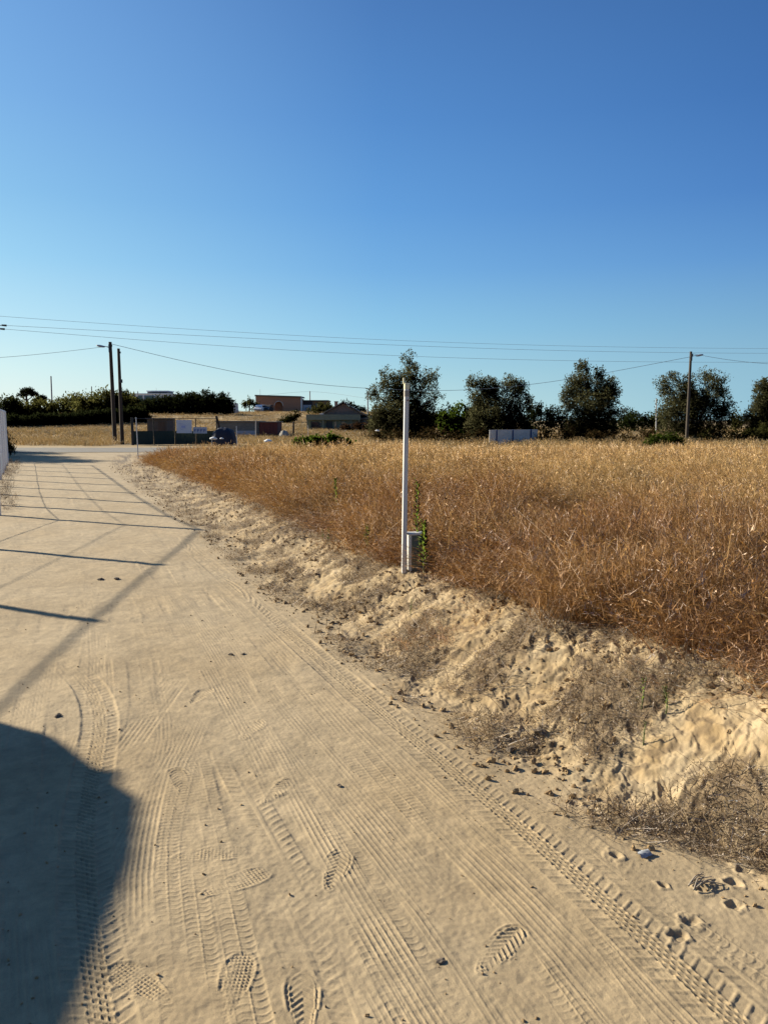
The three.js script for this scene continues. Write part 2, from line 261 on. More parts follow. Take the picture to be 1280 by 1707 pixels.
{ // one sheet of ground: finer near the path, coarse to the horizon; split where sand, bank and field meet
  const ang = [], rad = [0.02, 0.4, 0.8, 1.2, 1.5, 1.65];
  const fine = 32, cols = 780;
  for (let a = -180; a < -62; a += 4) ang.push(a);
  for (let a = -62; a < -fine; a += 0.5) ang.push(a);
  for (let i = 0; i <= cols; i++) ang.push(-fine + 2 * fine * i / cols);
  for (let a = fine + 0.5; a <= 62; a += 0.5) ang.push(a);
  for (let a = 66; a <= 180; a += 4) ang.push(a);
  let r = 1.72; while (r < 30) { rad.push(r); r += Math.max(0.0032, r * r / (r < 12 ? 1850 : 1230)); }
  while (r < 1500) { rad.push(r); r *= 1.045; }
  const NA = ang.length, NR = rad.length, pos = new Float32Array(NA * NR * 3), col = new Float32Array(NA * NR * 3), uv = new Float32Array(NA * NR * 2);
  const sandC = [0.470, 0.348, 0.196], paleC = [0.515, 0.396, 0.240], yellowC = [0.41, 0.272, 0.118], litterC = [0.14, 0.098, 0.060], fieldC = [0.23, 0.145, 0.062], dryC = [0.47, 0.32, 0.13];
  for (let i = 0; i < NR; i++) for (let j = 0; j < NA; j++) {
    const k = i * NA + j, a = ang[j] * Math.PI / 180, x = Math.sin(a) * rad[i], d = Math.cos(a) * rad[i];
    pos[k * 3] = x; pos[k * 3 + 1] = height(x, d); pos[k * 3 + 2] = -d;
    uv[k * 2] = x / 1.3; uv[k * 2 + 1] = d / 1.3;
    const kr = rough(x, d), n = fbm(x * 1.1, d * 1.1, 4), n2 = fbm(x * 6 + 3, d * 6, 3), c = [0, 0, 0];
    const g = d < 40 && d > -20 ? sstep(0.0, 0.5, x - edgeX(d) + 0.3 * n2) : 1;
    const lit = kr * clamp(sstep(-0.02, 0.30, noise(x * 2.3 + 20, d * 2.3) * 0.7 + n2 * 0.75) * 0.8 + 0.7 * sstep(0.0, 0.35, noise(x * 19, d * 19 + 70) * 0.8 + n2 * 0.5));
    for (let q = 0; q < 3; q++) {
      let v = lerp(sandC[q], paleC[q], clamp(0.5 + n * 1.3));
      v = lerp(v, yellowC[q], kr * clamp(0.45 + n2 * 1.4) * 0.75);
      v = lerp(v, litterC[q], lit * 0.8);
      if (d < 40) v = lerp(v, fieldC[q], g * sstep(-14, -10.5, x + Math.max(0, d - 26) * 0.1));
      if (d > 38) { const dry = lerp(dryC[q], [0.25, 0.17, 0.07][q], clamp(0.5 + fbm(x * 0.08, d * 0.12) * 1.6)); v = lerp(v, dry, sstep(44, 48, d)); }
      c[q] = v;
    }
    col.set(c, k * 3);
  }
  const idx = []; const kinds = [[], [], []];
  for (let i = 0; i < NR - 1; i++) for (let j = 0; j < NA - 1; j++) {
    const a = i * NA + j, b = a + 1, c = a + NA, e = c + 1, x = (pos[a * 3] + pos[e * 3]) / 2, d = -(pos[a * 3 + 2] + pos[e * 3 + 2]) / 2;
    const kind = d > 44 || d < -19 ? 2 : x < footX(d) ? 0 : x < edgeX(d) ? 1 : 2;
    kinds[kind].push(a, c, b, b, c, e); idx.push(a, c, b, b, c, e);
  }
  const whole = new THREE.BufferGeometry();
  whole.setAttribute('position', new THREE.BufferAttribute(pos, 3)); whole.setIndex(idx); whole.computeVertexNormals();
  const nor = whole.attributes.normal.array;
  const mat = new THREE.MeshStandardMaterial({ vertexColors: true, map: sandMap, bumpMap: sandBump, bumpScale: 0.0035, roughness: 1 });
  [['sandy_road', 'pale sandy track printed with tyre treads and footprints', 'dirt road'], ['earth_bank', 'crumbly sandy bank with clods along the edge of the track', 'bank'], ['field_ground', 'dry earth of the grass field and the land beyond', 'ground']].forEach(([name, label, cat], n) => {
    const map = new Int32Array(NA * NR).fill(-1), order = [], ix = new Uint32Array(kinds[n].length);
    kinds[n].forEach((v, i) => { if (map[v] < 0) { map[v] = order.length; order.push(v); } ix[i] = map[v]; });
    const g = new THREE.BufferGeometry(), take = (src, s) => { const o = new Float32Array(order.length * s); order.forEach((v, i) => { for (let q = 0; q < s; q++) o[i * s + q] = src[v * s + q]; }); return new THREE.BufferAttribute(o, s); };
    g.setAttribute('position', take(pos, 3)); g.setAttribute('normal', take(nor, 3)); g.setAttribute('color', take(col, 3)); g.setAttribute('uv', take(uv, 2)); g.setIndex(new THREE.BufferAttribute(ix, 1));
    tag(mesh(name, g, mat), label, cat, null, 'structure');
  });
}
{ // asphalt lane crossing at the end of the track
  const g = new THREE.PlaneGeometry(220, 6.5, 220, 8), p = g.attributes.position, u = g.attributes.uv;
  for (let i = 0; i < p.count; i++) { const x = p.getX(i) + 10, d = 41.5 + p.getY(i) + 0.05 * (x + 14) + 0.25 * noise(x * 0.6, p.getY(i) > 3 ? 4 : p.getY(i) < -3 ? 8 : 0) * (Math.abs(p.getY(i)) > 3 ? 1 : 0); p.setXYZ(i, x, Math.max(terrain(x, d), height(x, d)) + 0.014, -d); u.setXY(i, x / 1.7, d / 1.7); }
  g.computeVertexNormals();
  tag(mesh('asphalt_road', g, new THREE.MeshStandardMaterial({ color: lin(0.25, 0.228, 0.195), map: sandMap, bumpMap: sandBump, bumpScale: 0.004, roughness: 0.95 })), 'worn grey asphalt lane crossing the end of the sandy track', 'road', null, 'structure');
}
console.log('ground done');

// ------------------------------------------------------------------ vegetation builders
function leafCloud(lobes, count, size, colors, seed, opt = {}) {      // lobes: [x, y, z, rx, ry, rz]; many small leaves in clumps through the volume
  const r = rng(seed), pos = new Float32Array(count * 12), nor = new Float32Array(count * 12), col = new Float32Array(count * 12), idx = new Uint32Array(count * 6);
  const w = lobes.map(l => Math.pow(l[3] * l[4] * l[5], 0.76)), tot = w.reduce((a, b) => a + b, 0);
  const gauss = () => (r() + r() + r() - 1.5) * 1.15;
  const clumps = []; const nc = opt.clumps ?? Math.max(12, Math.round(count / 36));
  for (let i = 0; i < nc; i++) {
    let q = r() * tot, n = 0; while (n < lobes.length - 1 && (q -= w[n]) > 0) n++;
    const l = lobes[n], th = r() * Math.PI * 2, cz = r() * 2 - 1, s = Math.sqrt(1 - cz * cz), rad = Math.pow(r(), 0.42) * (0.86 + 0.26 * r());
    clumps.push([l[0] + l[3] * s * Math.cos(th) * rad, l[1] + l[4] * cz * rad, l[2] + l[5] * s * Math.sin(th) * rad, (opt.spread ?? 0.26) * (0.6 + 0.8 * r()), r()]);
  }
  const a = V(), b = V(), n = V(), c = new THREE.Color();
  for (let i = 0; i < count; i++) {
    const k = clumps[Math.floor(r() * clumps.length)], x = k[0] + gauss() * k[3], y = Math.max(opt.floor ?? -99, k[1] + gauss() * k[3] * 1.1), z = k[2] + gauss() * k[3];
    a.set(gauss(), gauss() + (opt.up ?? 0.2), gauss()).normalize(); b.set(gauss(), gauss(), gauss()).cross(a).normalize(); n.crossVectors(a, b);
    const L = size * (0.6 + 0.8 * r()), W = L * (opt.wide ?? 0.42), o = i * 12;
    [[0, 0], [0.45, 1], [1, 0], [0.45, -1]].forEach(([s, t], q) => { for (let m = 0; m < 3; m++) { pos[o + q * 3 + m] = [x, y, z][m] + a.getComponent(m) * L * s + b.getComponent(m) * W * t * 0.5; nor[o + q * 3 + m] = n.getComponent(m); } });
    const t = r(), ci = t * (colors.length - 1), c0 = colors[Math.floor(ci)], c1 = colors[Math.min(colors.length - 1, Math.floor(ci) + 1)], f = ci - Math.floor(ci), jit = 0.85 + 0.3 * r();
    for (let q = 0; q < 4; q++) for (let m = 0; m < 3; m++) col[o + q * 3 + m] = lerp(c0[m], c1[m], f) * jit;
    idx.set([i * 4, i * 4 + 1, i * 4 + 2, i * 4, i * 4 + 2, i * 4 + 3], i * 6); void c;
  }
  const g = new THREE.BufferGeometry(); g.setAttribute('position', new THREE.BufferAttribute(pos, 3)); g.setAttribute('normal', new THREE.BufferAttribute(nor, 3)); g.setAttribute('color', new THREE.BufferAttribute(col, 3)); g.setIndex(new THREE.BufferAttribute(idx, 1));
  return g;
}
const leafMat = new THREE.MeshPhysicalMaterial({ vertexColors: true, roughness: 0.9, transmission: 0.5, thickness: 0, side: THREE.DoubleSide });
const barkMat = std(lin(0.10, 0.075, 0.055), 0.95, { map: sandMap });
const OLIVE = [[0.27, 0.27, 0.125], [0.32, 0.315, 0.158], [0.37, 0.36, 0.20]], DARK = [[0.042, 0.056, 0.022], [0.075, 0.092, 0.036]], SCRUB = [[0.16, 0.17, 0.052], [0.21, 0.215, 0.07], [0.26, 0.25, 0.09]], BRIGHT = [[0.17, 0.27, 0.035], [0.23, 0.36, 0.055], [0.30, 0.42, 0.075]];
// lobes given as photo pixels [px, py, rx, ry]; turned into metres round the plant's own base at distance d
function plant(name, label, cat, group, d, basePx, basePy, lobesPx, leaves, size, colors, seed, opt = {}) {
  const bx = xAt(basePx, basePy, d), by = terrain(bx, d), g = base(name, bx, by, d), m = d / F, r = rng(seed * 7 + 1);
  const lobes = lobesPx.map(([px, py, rx, ry]) => { const p = at(px, py, d); return [p.x - bx, p.y - by, (r() - 0.5) * (opt.deep ?? 1.4), rx * m, ry * m, Math.max(rx * m * 0.8, opt.thick ?? 0)]; });
  const cr = mesh('crown', leafCloud(lobes, leaves, size, colors, seed, { floor: 0.02, ...opt }), leafMat, g); cr.userData.kind = 'stuff';
  if (opt.trunk) {
    const parts = [tube([V(0, -0.15, 0), V(0.05, opt.trunk * 0.5, 0.03), V(0.02, opt.trunk, 0)], opt.girth ?? 0.17, (opt.girth ?? 0.17) * 0.7)];
    for (const l of lobes) parts.push(tube([V(0.02, opt.trunk * (0.35 + 0.6 * r()), 0), V(l[0] * 0.45, lerp(opt.trunk, l[1], 0.45), l[2] * 0.5), V(l[0], l[1] + l[4] * 0.35, l[2])], (opt.girth ?? 0.17) * 0.5, 0.015, 5));
    mesh('trunk', parts, barkMat, g);
  }
  tag(g, label, cat, group); return g;
}
const GT = 'row of evergreen trees along the lane';
plant('evergreen_tree', 'tallest grey-green tree, with a pointed top, behind the tall white stake', 'tree', GT, 56, 672, 738, [[683, 606, 13, 22], [686, 640, 26, 30], [645, 640, 17, 26], [622, 655, 11, 15], [717, 635, 17, 26], [722, 668, 10, 14], [733, 660, 6, 7], [672, 685, 52, 36], [640, 700, 26, 26], [704, 700, 32, 28], [664, 650, 18, 34], [628, 705, 16, 24], [680, 722, 44, 14]], 34000, 0.15, OLIVE, 21, { trunk: 1.5, spread: 0.2, clumps: 1700 });
plant('evergreen_tree', 'broad round-topped tree directly behind the white panel barrier', 'tree', GT, 57, 832, 738, [[793, 640, 17, 17], [820, 648, 20, 20], [848, 644, 19, 18], [866, 645, 12, 14], [884, 668, 7, 7], [826, 688, 46, 36], [800, 672, 20, 24], [862, 675, 22, 30], [845, 712, 44, 22], [800, 712, 24, 20]], 32000, 0.15, OLIVE, 22, { trunk: 1.4, spread: 0.2, clumps: 1600 });
plant('evergreen_tree', 'cone-shaped silvery green tree standing between the white panel barrier and the lamp pole', 'tree', GT, 56, 986, 740, [[967, 616, 11, 13], [993, 630, 12, 14], [968, 645, 25, 25], [1008, 652, 22, 24], [1029, 655, 9, 12], [948, 668, 15, 22], [985, 685, 44, 40], [1036, 688, 9, 10], [1000, 717, 36, 18], [962, 715, 20, 18]], 32000, 0.15, OLIVE, 23, { trunk: 1.4, spread: 0.2, clumps: 1600 });
plant('evergreen_tree', 'widest dark tree, directly behind the lamp pole on the lane', 'tree', GT, 59, 1156, 740, [[1180, 624, 12, 11], [1128, 627, 12, 12], [1106, 645, 15, 18], [1148, 642, 24, 20], [1186, 643, 22, 22], [1204, 650, 10, 13], [1150, 685, 56, 38], [1152, 668, 34, 30], [1204, 685, 20, 34], [1112, 690, 18, 26], [1170, 718, 50, 20], [1120, 718, 22, 18]], 36000, 0.15, OLIVE, 24, { trunk: 1.4, spread: 0.2, clumps: 1800 });
plant('evergreen_tree', 'silvery tree overhanging a tangle of brambles, last of the row past the lamp pole', 'tree', GT, 56, 1290, 740, [[1277, 645, 16, 14], [1262, 672, 14, 20], [1300, 665, 30, 34], [1285, 700, 38, 30]], 22000, 0.15, OLIVE, 25, { trunk: 1.4, spread: 0.2, clumps: 1100 });
plant('fig_bush', 'bright green leafy bush between the two trees nearest the white stake', 'bush', null, 63, 765, 735, [[770, 697, 32, 24], [746, 702, 20, 20], [790, 692, 18, 19], [768, 715, 32, 14]], 5200, 0.22, BRIGHT, 31, { wide: 0.7, spread: 0.3, trunk: 0.8, girth: 0.07 });
plant('hedge', 'dark hedge filling the gap behind the white panel barrier and the silvery tree', 'hedge', 'dark hedges behind the tree row', 70, 912, 730, [[895, 698, 26, 24], [922, 702, 24, 22], [945, 706, 14, 18]], 4200, 0.24, DARK, 32, { spread: 0.35, thick: 1.2 });
plant('hedge', 'low dark hedge behind the gap beside the lamp pole', 'hedge', 'dark hedges behind the tree row', 95, 1068, 722, [[1035, 705, 26, 16], [1062, 703, 24, 15], [1092, 704, 24, 15]], 4200, 0.30, [[0.06, 0.09, 0.03], [0.11, 0.15, 0.045]], 33, { spread: 0.45, thick: 1.6 });
plant('hedge', 'green hedge in the gap before the last tree of the row', 'hedge', 'dark hedges behind the tree row', 66, 1238, 735, [[1230, 705, 16, 18], [1252, 710, 18, 20], [1275, 715, 18, 20]], 3200, 0.22, SCRUB, 34, { spread: 0.3, thick: 1 });
plant('hedge', 'hedge and tree tops far behind the pointed tree and the bright bush', 'hedge', 'dark hedges behind the tree row', 82, 700, 724, [[700, 700, 40, 20], [745, 698, 30, 18], [640, 702, 30, 16]], 4200, 0.28, DARK, 35, { spread: 0.4, thick: 1.5 });
plant('bramble_bush', 'low green bramble spilling over the grass in front of the lamp pole', 'bush', null, 40, 1100, 745, [[1090, 738, 18, 7], [1112, 733, 16, 10], [1128, 740, 12, 7]], 1800, 0.13, BRIGHT.map(c => c.map(v => v * 0.8)), 36, { spread: 0.18, deep: 0.8 });
plant('bramble_bush', 'brown dry scrub around the foot of the pointed tree', 'bush', 'dry scrub under the trees', 52, 680, 742, [[630, 728, 24, 10], [672, 730, 22, 10], [720, 728, 26, 11], [765, 730, 24, 10], [800, 728, 14, 12]], 4200, 0.16, [[0.14, 0.095, 0.05], [0.22, 0.145, 0.065], [0.17, 0.15, 0.065]], 37, { spread: 0.22, thick: 0.6 });
plant('bramble_bush', 'brown dry scrub around the foot of the cone-shaped tree', 'bush', 'dry scrub under the trees', 51, 990, 742, [[910, 732, 20, 8], [945, 728, 16, 12], [990, 730, 20, 10], [1050, 733, 26, 8], [1090, 728, 14, 12]], 3600, 0.16, [[0.15, 0.10, 0.05], [0.23, 0.15, 0.065], [0.18, 0.155, 0.07]], 38, { spread: 0.22, thick: 0.6 });
plant('bramble_bush', 'mixed green and brown brambles beyond the lamp pole, under the last tree', 'bush', 'dry scrub under the trees', 52, 1230, 742, [[1180, 732, 22, 9], [1225, 728, 22, 12], [1262, 725, 20, 15], [1290, 728, 14, 14]], 3600, 0.16, SCRUB, 39, { spread: 0.22, thick: 0.6 });
plant('creeping_vine', 'patch of bright green creeping vine growing in the dry grass', 'bush', null, 23.5, 538, 757, [[500, 743, 15, 9], [526, 739, 21, 11], [556, 739, 22, 11], [578, 744, 12, 9]], 4800, 0.085, BRIGHT, 40, { spread: 0.10, deep: 0.7, wide: 0.75 });
// left: scrub hill, clipped hedges, pines
const GS = 'scrub bushes on the rise behind the lane';
[['sprawling green scrub bush left of the two wooden poles, above the clipped hedge', 110, 175, 712, [[150, 672, 24, 14], [180, 668, 22, 15], [205, 675, 20, 16], [170, 690, 30, 14]], 41, SCRUB], ['olive-toned scrub under the umbrella pine on the rise', 116, 70, 716, [[40, 682, 26, 12], [75, 680, 24, 12], [105, 676, 22, 14], [130, 674, 18, 14], [60, 695, 40, 10]], 42, SCRUB], ['dark scrub at the far end of the rise, above the white rail fence', 112, 5, 716, [[-40, 684, 30, 16], [-10, 686, 26, 16], [20, 678, 20, 14], [8, 696, 24, 12]], 43, DARK.concat(SCRUB.slice(0, 1))], ['yellowish shrub just behind the two wooden poles', 118, 215, 705, [[205, 690, 16, 12], [225, 692, 14, 10], [190, 682, 14, 12]], 44, SCRUB], ['dark round treetops in front of the white modern house', 140, 208, 690, [[208, 668, 10, 13], [222, 676, 14, 10], [196, 672, 8, 9]], 45, DARK]].forEach(([label, d, bx, by, l, s, c]) => plant('scrub_bush', label, 'bush', GS, d, bx, by, l.map(([a, b, w, q]) => [a, b + 2, w * 1.15, q * 1.2]), 9000, 0.42, c.map(k => k.map(v => v * 1.4)), s, { spread: 0.5, thick: 1.8, clumps: 420 }));
function clippedHedge(name, label, d0, d1, px0, px1, top, thick, leaves, seed) {       // long hedge along a line, leafy shell with an uneven top
  const r = rng(seed), n = 26, mid = (d0 + d1) / 2, bx = xAt((px0 + px1) / 2, 700, mid), by = terrain(bx, mid), g = base(name, bx, by, mid), lobes = [];
  for (let i = 0; i < n; i++) { const t = (i + 0.5) / n, d = lerp(d0, d1, t), px = lerp(px0, px1, t), x = xAt(px, 700, d), y0 = terrain(x, d), y1 = yAt(interp(top, px) + (r() - 0.5) * 5, d), w = Math.abs(px1 - px0) / n * d / F; for (let k = 0; k < 2; k++) lobes.push([x - bx, lerp(y0, y1, k ? 0.66 : 0.3) - by, -(d - mid), w * 1.1, (y1 - y0) * 0.36, thick]); }
  const cr = mesh('foliage', leafCloud(lobes, leaves, 0.34, DARK, seed, { spread: 0.28, clumps: leaves / 12 }), leafMat, g); cr.userData.kind = 'stuff';
  mesh('stem', lobes.filter((l, i) => i % 2 === 0).map(l => tube([V(l[0], terrain(l[0] + bx, mid - l[2]) - by - 0.2, l[2]), V(l[0] + 0.05, l[1] - 0.3, l[2]), V(l[0], l[1] + 0.6, l[2])], 0.12, 0.05, 5)), barkMat, g);
  tag(g, label, 'hedge', 'tall dark hedges on the rise'); void r;
}
clippedHedge('clipped_hedge', 'tall dark hedge with a rounded end on the rise above the green fence', 128, 122, 240, 388, [[240, 668], [262, 664], [300, 657], [345, 653], [372, 657], [385, 664], [392, 676]], 1.6, 26000, 51);
clippedHedge('clipped_hedge', 'long low black-green hedge behind the two wooden poles', 92, 104, 10, 245, [[10, 698], [90, 692], [150, 688], [200, 682], [245, 680]], 1.3, 26000, 52);
for (const [label, d, tp, lobes, s] of [['flat-topped umbrella pine rising above the scrub on the hill', 150, [[46, 690], [45, 668], [44, 656]], [[36, 659, 7, 3], [46, 653, 11, 5], [58, 657, 7, 4]], 61], ['small low umbrella pine next to the taller umbrella pine', 146, [[66, 690], [67, 672], [67, 666]], [[64, 668, 7, 5], [72, 664, 6, 4]], 62]]) {
  const b = at(tp[0][0], tp[0][1], d), g = base('umbrella_pine', b.x, terrain(b.x, d), d), by = g.position.y, loc = ([px, py]) => { const p = at(px, py, d); return V(p.x - b.x, p.y - by, 0); };
  const parts = [tube([V(0, -0.2, 0), loc(tp[1]), loc(tp[2])], 0.3, 0.15)];
  for (const l of lobes) parts.push(tube([loc(tp[1]), loc([lerp(tp[1][0], l[0], 0.6), lerp(tp[1][1], l[1], 0.5)]), loc(l)], 0.13, 0.05, 5));
  mesh('trunk', parts, barkMat, g);
  mesh('crown', leafCloud(lobes.map(l => { const p = loc(l), m = d / F; return [p.x, p.y, 0, l[2] * m, l[3] * m, l[2] * m]; }), 2600, 0.3, DARK, s, { spread: 0.25 }), leafMat, g).userData.kind = 'stuff';
  tag(g, label, 'tree', 'umbrella pines');
}
plant('garden_tree', 'small dark tree at the corner of the orange building', 'tree', null, 165, 416, 690, [[418, 670, 7, 8], [410, 674, 6, 7], [424, 676, 8, 7]], 1400, 0.36, SCRUB, 63, { trunk: 2, spread: 0.35 });
plant('garden_tree', 'row of shrubs between the orange buildings and the green-walled house', 'bush', null, 120, 535, 692, [[520, 684, 9, 5], [535, 680, 12, 8], [550, 680, 8, 7]], 1600, 0.28, SCRUB, 64, { spread: 0.3 });
plant('garden_tree', 'dark treetops behind the gable of the green-walled house', 'tree', null, 150, 585, 695, [[578, 678, 12, 9], [592, 684, 14, 8], [604, 684, 12, 6]], 1800, 0.36, DARK, 65, { trunk: 2, spread: 0.4 });
plant('scrub_bush', 'dark scrub climbing the path between the red shed and the orange building', 'bush', GS, 105, 480, 712, [[475, 706, 10, 7], [484, 699, 9, 6], [494, 692, 8, 5], [468, 712, 9, 5]], 2200, 0.26, DARK.concat(SCRUB.slice(0, 1)), 66, { spread: 0.3 });
plant('scrub_bush', 'reddish brown scrub in front of the green-walled house', 'bush', GS, 76, 596, 722, [[575, 716, 12, 6], [596, 714, 14, 7], [616, 716, 14, 6]], 2400, 0.2, [[0.15, 0.08, 0.05], [0.22, 0.13, 0.075]], 68, { spread: 0.25, thick: 0.6 });
plant('shrub', 'dark spiky shrub at the end of the white rail fence', 'bush', null, 34, 14, 762, [[14, 742, 8, 12], [20, 750, 8, 8], [8, 752, 8, 9]], 900, 0.2, SCRUB, 67, { spread: 0.16, deep: 0.6, up: 0.9, wide: 0.2 });
for (const [label, x, d, h, s] of [['round evergreen tree behind the white rail fence, short of the lane', -19.7, 33.3, 4.3, 71], ['round evergreen tree between its two neighbours by the lane', -22.3, 36.6, 4.6, 72], ['round evergreen tree closest to the lane, past the end of the white rail fence', -24.2, 40.3, 4.5, 73]]) {
  const g = base('roadside_tree', x, terrain(x, d), d), lobes = [[0, h * 0.36, 0, 1.9, 1.4, 1.9], [0.4, h * 0.62, 0.2, 1.6, 1.2, 1.6], [-0.3, h * 0.82, -0.2, 1.1, 0.8, 1.1], [0.5, h * 0.3, -0.6, 1.5, 1.1, 1.5]];
  mesh('trunk', [tube([V(0, -0.2, 0), V(0.05, 1, 0), V(0, h * 0.7, 0)], 0.16, 0.05), ...lobes.map(l => tube([V(0, 0.8, 0), V(l[0] + 0.5, l[1], l[2])], 0.06, 0.02, 5))], barkMat, g);
  mesh('crown', leafCloud(lobes, 16000, 0.16, OLIVE, s, { spread: 0.28, clumps: 900, floor: 0.05 }), leafMat, g).userData.kind = 'stuff';
  tag(g, label, 'tree', 'evergreen trees behind the rail fence');
}
console.log('trees done');

// ------------------------------------------------------------------ grass and weeds
function tuft(seed, blades, hgt, spread, width, opt = {}) {          // one tuft of bent blades, some with seed heads
  const r = rng(seed), pos = [], nor = [], col = [];
  const tri = (a, b, c, n, s) => { for (const p of [a, b, c]) { pos.push(p.x, p.y, p.z); nor.push(n.x, n.y, n.z); col.push(s[0], s[1], s[2]); } };
  for (let i = 0; i < blades; i++) {
    const a = r() * Math.PI * 2, rad = spread * Math.sqrt(r()), L = hgt * (0.5 + 0.75 * r()), lean = (opt.lean ?? 0.35) * (0.2 + r()), dir = r() * Math.PI * 2, bend = (opt.bend ?? 0.5) * r();
    const P = t => V(Math.cos(a) * rad + Math.cos(dir) * L * (lean * t + bend * t * t), L * (t - bend * 0.45 * t * t * t), Math.sin(a) * rad + Math.sin(dir) * L * (lean * t + bend * t * t));
    const face = r() * Math.PI, side = V(Math.cos(face), 0, Math.sin(face)), n = V(-Math.sin(face), 0.35, Math.cos(face)).normalize(), tone = 0.72 + 0.5 * r(), w = width * (0.7 + 0.6 * r()), s = [tone, tone * (0.96 + 0.06 * r()), tone * (0.9 + 0.15 * r())];
    const seg = opt.seg ?? 3; let prev = null;
    for (let k = 0; k <= seg; k++) { const t = k / seg, p = P(t), ww = w * (1 - t * 0.75), l = p.clone().addScaledVector(side, -ww / 2), q = p.clone().addScaledVector(side, ww / 2); if (prev) { tri(prev[0], prev[1], q, n, s); if (k < seg || opt.head) tri(prev[0], q, l, n, s); } prev = [l, q]; }
    if (opt.head && r() < opt.head) { const p = P(1), q = P(0.86), dirv = p.clone().sub(q).normalize(); for (let m = 0; m < (opt.spikes ?? 5); m++) { const b0 = q.clone().lerp(p, m / 4), o = V(r() - 0.5, r() * 0.3 - 0.25, r() - 0.5).multiplyScalar(0.026 * (opt.headSize ?? 1)), e = b0.clone().add(o).addScaledVector(dirv, 0.022), sd = V(r() - 0.5, r() - 0.5, r() - 0.5).normalize().multiplyScalar((opt.headW ?? 0.006)), hs = s; tri(b0, e.clone().add(sd), e.clone().sub(sd).addScaledVector(dirv, 0.012), n, hs); } }
    if (opt.twigs) for (let m = 0; m < opt.twigs; m++) { const t = 0.3 + 0.7 * r(), p = P(t), o = V(r() - 0.5, r() * 0.8, r() - 0.5).normalize().multiplyScalar(L * 0.16 * (0.5 + r())), sd = V(-o.z, 0, o.x).normalize().multiplyScalar(width * 0.55); tri(p.clone().sub(sd), p.clone().add(sd), p.clone().add(o), n, s); if (r() < 0.6) { const e = p.clone().add(o), z = width * 1.5; tri(e, e.clone().add(V((r() - 0.5) * z * 2, z * 1.2, (r() - 0.5) * z * 2)), e.clone().add(V((r() - 0.5) * z * 2, z * 0.4, (r() - 0.5) * z * 2)), n, s); } }
  }
  const g = new THREE.BufferGeometry(); g.setAttribute('position', new THREE.Float32BufferAttribute(pos, 3)); g.setAttribute('normal', new THREE.Float32BufferAttribute(nor, 3)); g.setAttribute('color', new THREE.Float32BufferAttribute(col, 3)); return g;
}
const grassMat = new THREE.MeshPhysicalMaterial({ vertexColors: true, roughness: 0.95, transmission: 0.3, thickness: 0, side: THREE.DoubleSide });
function scatter(name, label, cat, geos, spots) {                    // spots: [x, y, d, scale, sx, color, tilt]
  const lists = geos.map(() => []); spots.forEach((s, i) => lists[i % geos.length].push(s));
  const m = new THREE.Matrix4(), q = new THREE.Quaternion(), r = rng(name.length * 31 + spots.length), e = new THREE.Euler(), c = new THREE.Color();
  geos.forEach((g, n) => { const im = new THREE.InstancedMesh(g, grassMat, lists[n].length); im.name = numbered(name); lists[n].forEach((s, i) => { e.set((r() - 0.5) * (s[6] ?? 0.25), r() * Math.PI * 2, (r() - 0.5) * (s[6] ?? 0.25)); q.setFromEuler(e); m.compose(V(s[0], s[1], -s[2]), q, V(s[4], s[3], s[4])); im.setMatrixAt(i, m); im.setColorAt(i, c.setRGB(...s[5])); }); im.castShadow = im.receiveShadow = true; scene.add(im); tag(im, label, cat, label, 'stuff'); });
}
const RUST = [0.25, 0.110, 0.024], BROWN = [0.33, 0.166, 0.042], GOLD = [0.52, 0.325, 0.115], STRAW = [0.64, 0.44, 0.185];
const stakeAt = onGround(673, 951);
const weedSpots = [[695, 945], [705, 945], [612, 922], [560, 862], [548, 905], [538, 902], [683, 951], [697, 951]].map(p => onGround(...p));
const mix3 = (a, b, t) => [lerp(a[0], b[0], t), lerp(a[1], b[1], t), lerp(a[2], b[2], t)];
